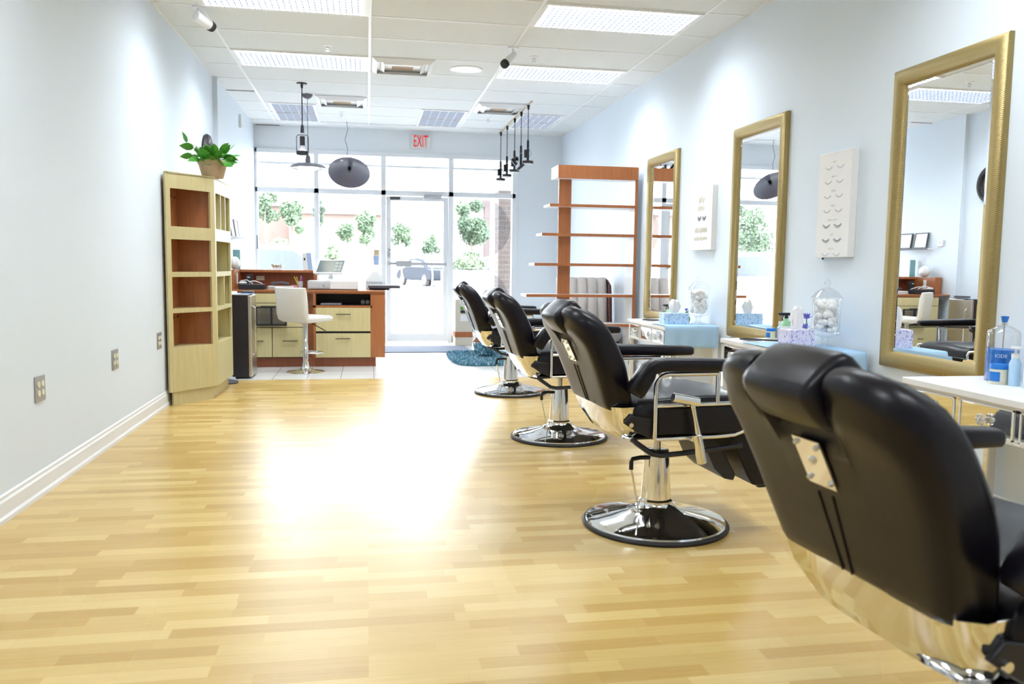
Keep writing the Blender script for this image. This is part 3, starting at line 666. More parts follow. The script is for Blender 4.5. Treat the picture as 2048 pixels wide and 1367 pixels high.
# ================================================================== MIRRORED VANITY DESKS
def vanity(y0, y1, label, cloth=None, cloth_label=None):
    x0, x1, zt = 2.32, 2.765, .655
    t = thing('vanity_desk', label, 'desk', ((x0+x1)/2, (y0+y1)/2, 0), 0, 'mirrored vanity desks'); w, d = (x1-x0)/2, (y1-y0)/2
    B(-w-.012, w, -d, d, zt-.028, zt).build('tabletop', 'white', t, bev=.003)
    fr = MB(); fr.box(-w, -w+.018, -d+.005, d-.005, zt-.038, zt-.028); fr.box(-w, w, -d+.005, -d+.02, zt-.165, zt-.028); fr.box(-w, w, d-.02, d-.005, zt-.165, zt-.028); fr.box(w-.02, w, -d+.02, d-.02, zt-.165, zt-.028); fr.box(-w, -w+.018, -d+.005, d-.005, zt-.168, zt-.156)
    fr.build('apron', 'white', t, smooth=False)
    n = 3; L = (2*d-.05)/n
    for k in range(n):
        a = -d+.025+k*L
        if k: B(-w, -w+.018, a-.012, a+.012, zt-.156, zt-.038).build('divider', 'mirror_d', t, smooth=False)
        dr_ = B(-w-.002, -w+.02, a+.022, a+L-.022, zt-.150, zt-.044).build('drawer', 'mirror_d', t, bev=.004)
        kb = MB(); c_ = Vector((-w-.025, a+L/2, zt-.097)); kb.cyl((-w-.002, c_.y, c_.z), (-w-.016, c_.y, c_.z), .006); kb.ball(c_, .012, sub=1)
        for q in range(6): kb.ball(c_+Vector((.002, .016*math.cos(q*PI/3), .016*math.sin(q*PI/3))), .009, sub=1)
        kb.build('knob', 'crystal', dr_, smooth=False)
        ed = MB(); yy0, yy1, z0, z1 = a+.014, a+L-.014, zt-.156, zt-.040
        ed.box(-w-.004, -w, yy0, yy1, z0, z0+.006); ed.box(-w-.004, -w, yy0, yy1, z1-.006, z1); ed.box(-w-.004, -w, yy0, yy0+.006, z0, z1); ed.box(-w-.004, -w, yy1-.006, yy1, z0, z1)
        ed.build('drawer_trim', 'trimw', t, smooth=False)
    for sx in (-1, 1):
        for sy_ in (-1, 1):
            lg = B(sx*(w-.02)-.019, sx*(w-.02)+.019, sy_*(d-.025)-.019, sy_*(d-.025)+.019, 0, zt-.165).build('leg', 'white', t, bev=.002)
            B(sx*(w-.02)-.021, sx*(w-.02)-.018, sy_*(d-.025)-.012, sy_*(d-.025)+.012, .02, zt-.18).build('leg_mirror', 'mirror_d', lg, smooth=False)
    if cloth:
        L_, drop = cloth; cm = MB(); X0, X1 = x0-.016, x1-.02; ye = y0-.006; nx, rows = 24, []
        path = [(y0+L_, zt+.0015), (y0+L_*.6, zt+.004), (y0+L_*.3, zt+.004), (y0+.01, zt+.005), (y0-.004, zt+.003), (ye-.004, zt-.012)]+[(ye-.006, zt-.012-drop*(j+1)/6) for j in range(6)]
        for j, (yy, zz) in enumerate(path):
            row = []
            for i in range(nx+1):
                a = i/nx; wv = .006*math.sin(a*21+j*.2)*max(0, (j-4)/6)
                row.append((X0+(X1-X0)*a, yy+wv-.001*j, zz))
            rows.append(row)
        up_, dn = [], []
        for r_ in rows: up_.append(r_)
        cm.loft(rows, cap=False, closed=False)
        o = cm.build('table_cloth', 'cloth_b', None, ang=60); so = o.modifiers.new('thick', 'SOLIDIFY'); so.thickness = .003; so.offset = 1
        tag(o, cloth_label, 'cloth')
vanity(6.17, 7.11, 'white mirrored vanity desk farthest away, under the farthest gold mirror', (.30, .16), 'light blue cloth draped over the near end of the farthest vanity desk')
vanity(4.17, 5.13, 'white mirrored vanity desk in the middle, below the eyelash display', (.62, .16), 'light blue cloth draped over the near end of the middle vanity desk')
vanity(2.25, 3.23, 'white mirrored vanity desk nearest the camera, cut by the right edge')
ZT = .655+.0065
def jar_lathe(prof, name, mat, parent, seg=40): return MB().lathe(prof, seg=seg, cap=False).build(name, mat, parent)
def apothecary(x, y, label, fill, z=ZT):
    t = thing('apothecary_jar', label, 'jar', (x, y, z))
    jar_lathe([(.001, 0), (.058, 0), (.06, .006), (.022, .02), (.016, .035), (.022, .055), (.05, .068), (.080, .078), (.085, .085), (.080, .09), (.078, .10), (.079, .27), (.082, .285)], 'glass_body', 'jar', t)
    jar_lathe([(.088, .287), (.090, .293), (.080, .30), (.060, .325), (.030, .345), (.012, .352), (.010, .362), (.020, .375), (.020, .385), (.008, .395), (.006, .41), (.001, .415)], 'lid', 'jar', t)
    f = MB(); rnd = random.Random(int(x*100+y*10))
    if fill == 'cotton':
        for k in range(120):
            a, r_, zz = rnd.random()*2*PI, .056*math.sqrt(rnd.random()), .095+.165*k/120
            f.ball((r_*math.cos(a), r_*math.sin(a), zz+.008), .019+.003*rnd.random(), sub=2)
        f.build('cotton_balls', 'cotton', t)['kind'] = 'stuff'
    return t
apothecary(2.655, 4.44, 'tall glass jar of cotton balls on the middle desk, between flower and near mirror', 'cotton')
apothecary(2.655, 6.34, 'tall glass jar of cotton balls on the farthest desk, beside the small canvas', 'cotton')
def tissue_box(x, y, rz, w, d, h, mat, label, tall=1):
    t = thing('tissue_box', label, 'tissue box', (x, y, ZT), rz)
    B(-w/2, w/2, -d/2, d/2, 0, h).build('carton', mat, t, bev=.003)
    m_ = MB(); L = []
    for k, (z, r_) in enumerate(((h+.0005, .022), (h+.02*tall, .025), (h+.05*tall, .034/tall), (h+.08*tall, .030/tall), (h+.10*tall, .020))):
        L.append([(r_*1.4*math.cos(a*2*PI/18)*(1+.25*math.sin(a*1.7+k)), r_*.7*math.sin(a*2*PI/18)*(1+.3*math.cos(a*2.1)), z+.012*math.sin(a*1.1)*(k/4)) for a in range(18)])
    m_.loft(L); m_.build('tissue', 'tissue', t)
tissue_box(2.46, 4.42, math.radians(8), .165, .12, .108, 'tb_lil', 'square lilac floral tissue box on the middle desk', 1.25)
tissue_box(2.455, 6.36, math.radians(2), .215, .11, .090, 'tb_blue', 'long blue floral tissue box on the farthest desk')
# flower in small pot (middle desk)
def flower(x, y, label, heads):
    t = thing('artificial_flower', label, 'flower', (x, y, ZT))
    p = MB(); lf = MB(); st = MB()
    for (dx, dy, z, r_) in heads:
        st.tube([(0, 0, .03), (dx*.5, dy*.5, z*.6), (dx, dy, z)], .003, 6)
        for k in range(22):
            a = k*2*PI/11+(.3 if k >= 11 else 0); tilt = .5 if k < 11 else 1.0; q = Vector((math.cos(a), math.sin(a), 0)); e = Vector((dx, dy, z))+q*r_*math.cos(tilt)+Vector((0, 0, r_*math.sin(tilt)))
            mdl = Vector((dx, dy, z)).lerp(e, .6); sd = Vector((-math.sin(a), math.cos(a), 0))*r_*.17
            p.quad(Vector((dx, dy, z)), mdl+sd, e, mdl-sd)
    for k in range(7):
        a = k*.9; q = Vector((math.cos(a), math.sin(a), 0)); s0 = Vector((0, 0, .03+.01*k)); e = s0+q*.05+Vector((0, 0, .02)); sd = Vector((-q.y, q.x, 0))*.018
        lf.quad(s0, s0.lerp(e, .5)+sd, e, s0.lerp(e, .5)-sd)
    p.build('petals', 'violet', t, smooth=False); lf.build('leaves', 'dgreen', t, smooth=False); st.build('stem', 'dgreen', t)
    MB().lathe([(0, 0), (.026, 0), (.034, .03), (.026, .06), (.02, .065), (0, .06)], seg=24).build('vase', 'green_c', t)
flower(2.62, 4.58, 'violet artificial daisies in a green pot on the middle desk beside the cotton jar', [(-.01, 0, .155, .048), (-.035, -.03, .10, .04)])
flower(2.60, 6.46, 'tiny violet flower in a green vase on the farthest desk', [(0, 0, .10, .028)])
# bottles
def spray_bottle(x, y, label, mat='green_liq', h=.13, r=.032):
    t = thing('spray_bottle', label, 'bottle', (x, y, ZT))
    MB().lathe([(0, 0), (r, 0), (r, h*.8), (r*.8, h*.95), (r*.38, h), (r*.38, h*1.1), (0, h*1.1)], seg=28).build('bottle_body', mat, t)
    MB().lathe([(r+.0005, h*.25), (r+.001, h*.26), (r+.001, h*.72), (r+.0005, h*.73)], seg=28, cap=False).build('bottle_label', 'paper', t)
    n = MB(); z = h*1.1; n.cyl((0, 0, z), (0, 0, z+.018), .013, .011); n.box(-.045, .022, -.009, .009, z+.018, z+.036); n.tube([(-.018, 0, z+.02), (-.028, 0, z+.004), (-.024, 0, z-.014)], .004, 6); n.cyl((-.045, 0, z+.028), (-.056, 0, z+.028), .006)
    n.build('spray_head', 'blackp', t, bev=.002)
spray_bottle(2.63, 4.86, 'green spray bottle with black trigger on the middle desk')
spray_bottle(2.60, 6.86, 'small green spray bottle with black trigger on the farthest desk', h=.09, r=.024)
def jar_small(x, y, label, r=.030, h=.05, cap='blue_lab', body='cream_p', z=ZT):
    t = thing('balm_jar', label, 'jar', (x, y, z))
    MB().lathe([(0, 0), (r, 0), (r*1.02, .004), (r*1.02, h), (r*.9, h+.004), (0, h+.004)], seg=32).build('jar_body', body, t)
    MB().lathe([(0, h+.001), (r*1.05, h+.001), (r*1.05, h+.018), (r*.98, h+.021), (0, h+.021)], seg=32).build('lid', cap, t)
    MB().lathe([(r*1.03, h*.2), (r*1.035, h*.22), (r*1.035, h*.82), (r*1.03, h*.84)], seg=12, cap=False, start=PI*.85, arc=1.6).build('jar_label', 'blue_lab', t)
jar_small(2.60, 5.00, 'cream jar with a blue lid on the middle desk beside its mirror')
jar_small(2.575, 2.985, 'cream jar with a blue lid on the nearest desk', r=.034, h=.062, z=.6555)
def bottle(name, x, y, label, prof, mat, capprof, capmat, cat='bottle', z=ZT, band=None):
    t = thing(name, label, cat, (x, y, z))
    MB().lathe(prof, seg=30).build('bottle_body', mat, t)
    MB().lathe(capprof, seg=20).build('cap', capmat, t)
    if band: MB().lathe([(band[0], band[1]), (band[0]+.001, band[1]+.001), (band[0]+.001, band[2]), (band[0], band[2]+.001)], seg=30, cap=False).build('bottle_label', band[3], t)
    return t
bottle('lotion_bottle', 2.66, 4.99, 'small pale blue bottle with white cap behind the green spray bottle', [(0, 0), (.02, 0), (.02, .075), (.01, .085), (.01, .09), (0, .09)], 'blue_liq', [(0, .088), (.012, .088), (.012, .115), (0, .115)], 'plastic_w')
bottle('lotion_bottle', 2.69, 4.80, 'pale green translucent bottle with pump standing behind the green spray bottle', [(0, 0), (.028, 0), (.028, .10), (.012, .125), (0, .125)], 'cream_p', [(0, .122), (.010, .122), (.010, .15), (.02, .155), (.02, .163), (0, .163)], 'plastic_w')
bottle('lotion_bottle', 2.56, 6.90, 'tiny pale blue bottle beside the farthest mirror', [(0, 0), (.016, 0), (.016, .05), (0, .06)], 'blue_liq', [(0, .055), (.009, .055), (.009, .075), (0, .075)], 'grey_p')
# hand mirrors / bands lying on the desks
def loop_tool(x, y, rz, label):
    t = thing('hand_mirror', label, 'hand mirror', (x, y, ZT+.004 if y > 4 else .66), rz)
    MB().tube([(.075*math.cos(a*PI/12), .045*math.sin(a*PI/12), 0) for a in range(24)], .0045, 8, closed=True).build('rim', 'blackp', t)
    MB().tube([(.075, 0, 0), (.12, 0, 0), (.17, 0, 0)], .006, 8).build('handle', 'blackp', t)
    MB().lathe([(0, -.001), (.07, -.001), (.07, .0005), (0, .0005)], seg=32).build('mirror_glass', 'mirror', t, tf=Matrix.Diagonal((1, .6, 1, 1)))
loop_tool(2.43, 4.92, math.radians(-35), 'black rimmed oval hand mirror lying on the middle desk')
loop_tool(2.42, 6.80, math.radians(-30), 'black rimmed oval hand mirror lying on the farthest desk')
# nearest desk
t = thing('antiseptic_jar', 'large clear disinfectant jar with blue liquid and blue knob on the nearest desk', 'jar', (2.66, 3.07, .6555))
jar_lathe([(.001, 0), (.062, 0), (.064, .006), (.064, .20), (.060, .212), (.03, .232), (.016, .236)], 'glass_body', 'jar', t)
MB().lathe([(0, .004), (.061, .004), (.061, .135), (0, .135)], seg=40).build('liquid', 'blue_lab', t)
text('jar_label', 'IODE', .020, 'ltblue', t, T(-.0475, -.0475, .11) @ RZ(-PI/4) @ RX(PI/2), ext=.0008)
kn = MB(); kn.cyl((0, 0, .05), (0, 0, .245), .003); kn.cyl((0, 0, .236), (0, 0, .25), .013); kn.build('lifting_rod', 'chrome', t)
MB().lathe([(0, .25), (.010, .25), (.016, .275), (0, .277)], seg=20).build('knob', 'blue_lab', t)
bottle('pump_bottle', 2.60, 2.93, 'clear pump bottle with white pump standing behind the cream jar', [(0, 0), (.022, 0), (.022, .09), (.012, .115), (0, .115)], 'blue_liq', [(0, .112), (.015, .112), (.015, .13), (.005, .134), (.005, .15), (.02, .152), (.018, .16), (0, .16)], 'plastic_w', z=.6555)
bottle('spray_bottle', 2.60, 2.85, 'clear mist bottle with white cap, right of the pump bottle', [(0, 0), (.024, 0), (.024, .085), (.012, .10), (0, .10)], 'ltblue', [(0, .098), (.012, .098), (.012, .13), (.008, .135), (0, .135)], 'plastic_w', z=.6555)
bottle('lotion_bottle', 2.68, 2.86, 'cream bottle with a dark green band at the picture edge', [(0, 0), (.024, 0), (.024, .08), (0, .09)], 'cream_p', [(0, .085), (.02, .085), (.02, .105), (0, .105)], 'green_c', z=.6555)

# ================================================================== DISPLAY CABINET (left)
def frame_face(mb, p0, p1, z0, z1, opens, th=.02, muntins=()):
    """vertical panel from p0 to p1 with rectangular openings given as (u0,u1,za,zb)"""
    p0, p1 = Vector((*p0, 0)), Vector((*p1, 0)); d = (p1-p0); Lg = d.length; d.normalize(); n = Vector((-d.y, d.x, 0))
    def piece(u0, u1, za, zb, off=0, t_=th):
        a = p0+d*u0; b = p0+d*u1
        q = [a-n*0+n*off, b+n*off, b+n*(t_+off), a+n*(t_+off)]
        mb.loft([[v+Vector((0, 0, za)) for v in q], [v+Vector((0, 0, zb)) for v in q]])
    u0, u1 = opens[0][0], opens[0][1]
    piece(0, u0, z0, z1); piece(u1, Lg, z0, z1)
    zz = z1
    for o_ in opens: piece(u0, u1, o_[3], zz); zz = o_[2]
    piece(u0, u1, z0, zz)
    for (a, b, za, zb) in muntins: piece(a, b, za, zb, 0, .25)
A_, B_, C_, D_, E_ = (-1.50, 6.655), (-1.212, 7.03), (-1.195, 7.70), (-1.515, 7.70), (-1.515, 6.68)
t = thing('display_cabinet', 'tall maple corner display cabinet with open orange-brown cubbies against the left wall', 'cabinet', (0, 0, 0))
t.location = (-1.36, 7.2, 0); off = T(1.36, -7.2, 0)
zo = [(1.384, 1.672), (1.036, 1.286), (.751, .997), (.452, .718)]
f1 = MB(); L1 = math.hypot(B_[0]-A_[0], B_[1]-A_[1]); frame_face(f1, A_, B_, .105, 1.79, [(.042, L1-.045, a, b) for a, b in zo])
f1.build('front_face', 'maple', t, tf=off, smooth=False)
f2 = MB(); L2 = math.hypot(C_[0]-B_[0], C_[1]-B_[1]); frame_face(f2, B_, C_, .105, 1.79, [(.04, L2-.03, a, b) for a, b in zo],
    muntins=[(.235, .252, 1.384, 1.672), (.43, .447, 1.384, 1.672), (.33, .347, .751, .997)])
f2.build('side_face', 'maple_s', t, tf=off, smooth=False)
bd = MB(); bd.prism([A_, B_, C_, D_, E_], 1.775, 1.795)
for a, b in zo: bd.prism([(A_[0]+.005, A_[1]+.03), (B_[0]-.02, B_[1]+.01), (C_[0]-.02, C_[1]-.01), (D_[0], D_[1]-.01), (E_[0], E_[1]+.02)], a-.03, a-.002)
bd.build('shelves', 'maple', t, tf=off, smooth=False)
bk = MB(); bk.box(-1.516, -1.505, 6.70, 7.70, .1, 1.78); bk.box(-1.505, -1.24, 7.05, 7.065, .1, 1.776); bk.box(-1.51, -1.20, 7.69, 7.70, .1, 1.79)
bk.build('back_panel', 'cherry', t, tf=off, smooth=False)
ln = MB(); ln.box(-1.5045, -1.500, 7.066, 7.689, .1, 1.775); ln.box(-1.504, -1.242, 7.0655, 7.070, .1, 1.775); ln.box(-1.504, -1.22, 7.684, 7.6895, .1, 1.775)
ln.build('lining', 'maple_s', t, tf=off, smooth=False)
sc_ = MB()
for z in (1.62, .675):
    for y in (6.84, 6.97): sc_.cyl((-1.506, y, z), (-1.500, y, z), .009, seg=12)
sc_.build('screws', 'blackp', t, tf=off)
MB().prism([(-1.485, 6.69), (-1.25, 7.02), (-1.235, 7.68), (-1.50, 7.68), (-1.50, 6.70)], 0, .105).build('plinth', 'maple', t, tf=off, smooth=False)
# plant
t = thing('potted_plant', 'green leafy pothos in a clay pot on top of the maple cabinet', 'plant', (-1.235, 7.12, 1.795))
MB().lathe([(0, 0), (.078, 0), (.083, .005), (.110, .105), (.115, .107), (.122, .135), (.120, .138), (.112, .138), (.10, .12), (0, .12)], seg=48).build('pot', 'clay', t)
MB().lathe([(0, .118), (.104, .118), (.104, .124), (0, .126)], seg=30).build('soil', 'soil', t)
lf = MB(); st = MB(); rnd = random.Random(5)
leaves = [(-.225, -.02, .27, 1.0), (-.165, .0, .235, 1.2), (-.17, -.03, .165, 1.1), (-.10, .02, .21, 1.2), (-.07, -.05, .16, 1.2), (-.02, -.03, .235, 1.3), (.0, .03, .20, 1.3), (.03, -.06, .17, 1.3), (.07, 0, .20, 1.2), (.05, -.08, .135, 1.3), (.11, -.03, .17, 1.2), (.13, .02, .215, 1.1), (.15, -.02, .165, 1.1), (-.02, -.11, .125, 1.4), (.10, .06, .19, 1.1), (-.09, -.09, .14, 1.2), (-.13, .03, .18, 1), (.14, -.04, .13, .9), (0, -.09, .17, 1.2), (-.05, .05, .24, 1.1), (.06, .07, .22, 1.1)]
for i, (x, y, z, s) in enumerate(leaves+[(x*.75, y+.03*math.sin(x*40), z-.035, s) for x, y, z, s in leaves[3:]]):
    x *= .86; s *= 1.2; i = min(i, 99)
    st.tube([(x*.15, y*.15, .12), (x*.6, y*.6, z*.8+.03), (x, y, z)], .0022, 5)
    a = math.atan2(y, x)+rnd.uniform(-.6, .6); tilt = rnd.uniform(-.5, .9) if i > 2 else (1.2, .1, -.1)[i]
    Mx = T(x, y, z) @ RZ(a) @ RY(-tilt) @ RX(rnd.uniform(-.9, .9))
    out = [(0, 0), (.012, .020), (.034, .027), (.056, .018), (.080, 0), (.056, -.018), (.034, -.027), (.012, -.020)]
    cen = [(0, 0), (.03, 0), (.056, 0), (.080, 0)]
    V = lambda p, z_=0: Mx @ Vector((p[0]*s, p[1]*s, z_))
    vs = [lf.bm.verts.new(V(p, .006 if abs(p[1]) > .01 else 0)) for p in out]; c1 = lf.bm.verts.new(V((.034, 0), -.003))
    for k in range(8): lf.bm.faces.new((vs[k], vs[(k+1) % 8], c1))
lf.build('foliage', 'leaf', t, smooth=False); st.build('stems', 'stem', t)
# clock
t = thing('wall_clock', 'large round dark ornate clock on the left wall behind the plant', 'clock', (XL, 8.50, 2.12))
MB().lathe([(.135, 0), (.215, 0), (.225, .02), (.21, .045), (.18, .055), (.15, .045), (.135, .03)], seg=64, cap=False, mat=RY(PI/2)).build('rim', 'clock', t)
MB().lathe([(0, .012), (.14, .012), (.14, .016), (0, .016)], seg=48, mat=RY(PI/2)).build('clock_face', 'clockface', t)
MB().lathe([(.132, .017), (.137, .017), (.137, .021), (.132, .021)], seg=48, cap=False, mat=RY(PI/2)).build('inner_ring', 'brass', t)
hnd = MB(); hnd.box(.018, .021, -.004, .004, -.01, .10); hnd.box(.022, .024, -.01, .07, -.004, .004)
for k in range(12):
    a = k*PI/6; hnd.box(.017, .019, .112*math.cos(a)-.004, .112*math.cos(a)+.004, .112*math.sin(a)-.010, .112*math.sin(a)+.010)
hnd.build('hands_and_marks', 'brass', t, smooth=False)
# outlets
for y, z, l in ((4.205, .508, 'nearest the camera'), (5.395, .511, 'middle one'), (6.50, .524, 'beside the maple cabinet')):
    t = thing('wall_outlet', 'four-socket outlet with brushed plate on the left wall, '+l, 'outlet', (XL, y, z), 0, 'left wall outlets')
    B(0, .006, -.062, .062, -.062, .062).build('cover_plate', 'plate', t, bev=.003)
    for sy_ in (-1, 1):
        for sz in (-1, 1):
            s_ = MB(); s_.cyl((.006, sy_*.024, sz*.021), (.010, sy_*.024, sz*.021), .0155, seg=20); s_.build('socket', 'cream_p', t)
t = thing('doorbell_box', 'small white box mounted high on the left wall near the window', 'wall box', (XL+.028, 10.55, 2.80)); B(0, .03, -.06, .06, -.08, .08).build('box_body', 'plastic_w', t, bev=.004)

# certificates on small ledge (seen directly and in the near mirror)
t = thing('wall_ledge', 'thin dark-edged wall ledge holding two framed certificates on the left wall', 'shelf', (XL+.028, 9.80, 1.40))
B(0, .10, -.40, .34, -.015, 0).build('ledge_board', 'white', t, bev=.002); B(.10, .104, -.40, .34, -.018, .002).build('front_edge', 'darkg', t, smooth=False)
for y, l in ((9.62, 'left'), (9.93, 'right')):
    t = thing('certificate_frame', 'black framed certificate leaning on the left wall ledge, %s' % ('nearer the camera' if l == 'left' else 'nearer the window'), 'picture frame', (XL+.065, y, 1.4015), 0, 'framed certificates on the wall ledge')
    tf = RY(math.radians(-8))
    f = MB(); w, h = .125, .20
    f.box(0, .015, -w, w, 0, .012); f.box(0, .015, -w, w, h-.012, h); f.box(0, .015, -w, -w+.012, .012, h-.012); f.box(0, .015, w-.012, w, .012, h-.012)
    f.build('frame', 'darkg', t, tf=tf, smooth=False); B(.002, .010, -w+.012, w-.012, .012, h-.012).build('certificate', 'paper', t, tf=tf, smooth=False)
t = thing('thermostat', 'small white thermostat on the left wall near the pilaster', 'thermostat', (XL+.028, 9.27, 1.46)); B(0, .025, -.045, .045, -.04, .04).build('housing', 'plastic_w', t, bev=.005); B(.025, .027, -.02, .02, .0, .025).build('display', 'grey_p', t, smooth=False)
t = thing('desk_sign', 'dark narrow sign standing at the window left edge', 'sign', (XL+.055, 11.80, 1.30)); B(-.006, .006, -.01, .0, 0, .19).build('sign_panel', 'darkg', t, smooth=False)

# ================================================================== RECEPTION DESK
YF = 9.05
t = thing('reception_desk', 'cherry and maple reception desk with drawers, standing on the white tile', 'desk', (-.6, YF, 0)); off = T(.6, -YF, 0)
cs = MB()
cs.box(-1.35, .188, YF-.0, 9.75, .792, .822)                     # worktop
cs.box(-.573, -.547, YF+.004, 9.70, .10, .80); cs.box(.033, .188, YF+.004, 9.72, .10, .79); cs.box(-.573, .05, YF+.004, 9.7, .642, .665)
cs.box(-.65, -.573, YF+.10, 9.7, .02, .79)
cs.build('carcass', 'cherry', t, tf=off, smooth=False)
B(-1.35, .09, YF+.05, 9.65, 0, .102).build('plinth', 'cherry_d', t, tf=off, smooth=False)
wt = MB(); wt.box(-1.49, .188, YF-.012, 9.76, .812, .826); wt.build('worktop', 'cherry', t, tf=off, smooth=False)
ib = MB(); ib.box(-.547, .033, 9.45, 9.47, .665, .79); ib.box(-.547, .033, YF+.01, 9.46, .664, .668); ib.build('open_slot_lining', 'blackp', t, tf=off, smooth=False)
def drawer(x0, x1, z0, z1, hx=None, hw=.055, hz=None):
    d = B(x0, x1, YF-.008, YF+.012, z0, z1).build('drawer', 'maple', t, tf=off, bev=.002)
    if hx is not None:
        h = MB(); h.box(hx-hw, hx+hw, YF-.030, YF-.022, hz-.004, hz+.004); h.box(hx-hw, hx-hw+.006, YF-.024, YF-.008, hz-.004, hz+.004); h.box(hx+hw-.006, hx+hw, YF-.024, YF-.008, hz-.004, hz+.004)
        h.build('handle', 'blackp', d, tf=off, smooth=False)
    return d
drawer(-.546, .032, .388, .640, -.257, .078, .572); drawer(-.546, .032, .104, .364, -.262, .078, .308)
drawer(-1.345, -.66, .690, .788); drawer(-1.345, -.66, .434, .684, -1.03, .08, .655)
drawer(-1.345, -1.004, .112, .426, -1.12, .03, .285); d = drawer(-.996, -.66, .112, .426, -.815, .075, .285)
MB().cyl((-.82, YF-.008, .372), (-.82, YF-.013, .372), .011).build('lock', 'brushed', d, tf=off)
B(-.547, .033, YF+.014, 9.4, .104, .642).build('drawer_body', 'blackp', t, tf=off, smooth=False)  # black fill puts the shade of the drawer gaps into its colour
B(-1.35, -.65, YF+.013, 9.7, .104, .79).build('cabinet_body', 'blackp', t, tf=off, smooth=False)  # painted black so the reveals between the left drawers look shaded
lg = MB(); lg.box(-1.44, -.60, 9.58, 9.86, 1.008, 1.036); lg.build('ledge', 'cherry', t, tf=off, smooth=False)
B(-1.42, -.61, 9.72, 9.76, 0, 1.008).build('riser_panel', 'cherry_d', t, tf=off, smooth=False); B(-.61, -.565, 9.70, 9.78, 0, 1.0).build('riser_post', 'cherry', t, tf=off, smooth=False)
B(-1.49, -1.40, 9.2, 9.86, .826, 1.035).build('side_box', 'cherry', t, tf=off, smooth=False)
B(-1.40, -1.392, 9.36, 9.41, .88, 1.0).build('switch_plate', 'plastic_w', t, tf=off, smooth=False); B(-1.24, -1.15, 9.712, 9.72, .915, .965).build('outlet_plate', 'cream_p', t, tf=off, smooth=False)
for z in (.70, .565, .43): B(.188, .196, YF+.03, YF+.055, z-.012, z+.012).build('shelf_clip', 'plastic_w', t, tf=off, smooth=False)
ZD = .8265
t = thing('cash_drawer', 'light grey cash drawer with small lock on the reception desk', 'cash drawer', (-.40, 9.38, ZD)); B(-.24, .0, -.19, .19, .008, .098).build('drawer_body', 'grey_p', t, bev=.005); B(.0, .30, -.19, .19, .008, .098).build('housing', 'plastic_w', t, bev=.005)
B(-.235, -.01, -.196, -.19, .020, .085).build('drawer_front', 'grey_p', t, bev=.003); MB().cyl((-.07, -.2, .045), (-.07, -.19, .045), .01).build('lock', 'chrome', t); B(.0, .29, -.17, .17, 0, .008).build('foot', 'blackp', t, smooth=False)
t = thing('touch_monitor', 'white touchscreen till tilted back on a stand on the cash drawer', 'monitor', (-.40, 9.40, ZD+.0985))
MB().lathe([(0, 0), (.07, 0), (.06, .012), (.03, .02), (.028, .05), (0, .05)]).build('stand', 'plastic_w', t)
tf = T(0, 0, .145) @ RZ(math.radians(-14)) @ RX(math.radians(-50))
B(-.155, .155, -.015, .015, -.115, .115).build('monitor_body', 'plastic_w', t, bev=.008, tf=tf); B(-.14, .14, -.0165, -.0155, -.098, .10).build('screen', 'screen', t, tf=tf, smooth=False)
sl = MB()
for i in range(2):
    for k in range(3): sl.box(.05+i*.042, .085+i*.042, -.0185, -.017, -.08+k*.055, -.035+k*.055)
sl.build('screen_buttons', 'screen_l', t, tf=tf, smooth=False); MB().cyl((0, .01, .045), (0, .02, .13), .02, .025).build('neck', 'plastic_w', t)
t = thing('keyboard', 'flat black keyboard tray overhanging the right end of the desk', 'keyboard', (.17, 9.42, ZD)); B(-.16, .19, -.14, .14, .02, .05).build('keyboard_body', 'darkg', t, bev=.004); B(-.15, .07, -.1, .1, 0, .02).build('foot', 'blackp', t, smooth=False)
kk = MB()
for i in range(11):
    for k in range(5): kk.box(-.145+i*.029, -.122+i*.029, -.12+k*.045, -.085+k*.045, .05, .055)
kk.build('keys', 'paper', t, smooth=False)
t = thing('receipt_printer', 'small white receipt printer behind the black keyboard on the desk', 'printer', (.08, 9.66, ZD)); 
pm = MB(); pm.loft([[(-.10, -.08, .0), (.10, -.08, .0), (.10, .08, 0), (-.10, .08, 0)], [(-.10, -.08, .10), (.10, -.08, .10), (.10, .08, .10), (-.10, .08, .10)], [(-.02, -.06, .205), (.05, -.06, .205), (.05, .06, .205), (-.02, .06, .205)]]); pm.build('printer_body', 'plastic_w', t, bev=.006)
B(-.09, .09, -.084, -.08, .07, .088).build('paper_slot', 'grey_p', t, smooth=False)
t = thing('paper_stack', 'stack of papers lying on the desk left of the stool', 'papers', (-.93, 9.32, ZD)); 
for k in range(6): B(-.13, .13, -.09, .09, .006*k, .006*k+.005).build('sheet', 'paper' if k != 3 else 'grey_p', t, tf=RZ(.06*math.sin(k*2.1)), smooth=False)
t = thing('telephone', 'dark telephone handset lying on the paper stack', 'telephone', (-.94, 9.34, ZD+.037)); MB().tube([(-.09, 0, .018), (-.05, 0, .032), (0, 0, .038), (.05, 0, .032), (.09, 0, .018)], [.017, .013, .011, .013, .017], 10).build('handset', 'darkg', t)
t = thing('modem_box', 'black flat device box on the left part of the desk', 'device', (-1.22, 9.22, ZD)); B(-.13, .13, -.09, .09, 0, .055).build('device_body', 'blackp', t, bev=.004)
wi = MB(); wi.tube([(-.03, .03, .058), (-.03, -.02, .085), (.03, .0, .09), (.08, .03, .07), (.10, .05, .058)], .005, 6); wi.tube([(-.1, .02, .058), (-.12, .0, .09), (-.06, .04, .10), (0, .05, .06)], .005, 6); wi.build('wires', 'plastic_w', t)
t = thing('phone_dock', 'black upright device with small lights standing behind the black box', 'device', (-1.285, 9.50, ZD)); B(-.035, .035, -.03, .03, 0, .155).build('device_body', 'blackp', t, bev=.006); B(-.02, .01, -.032, -.03, .12, .13).build('light', 'plastic_w', t, smooth=False)
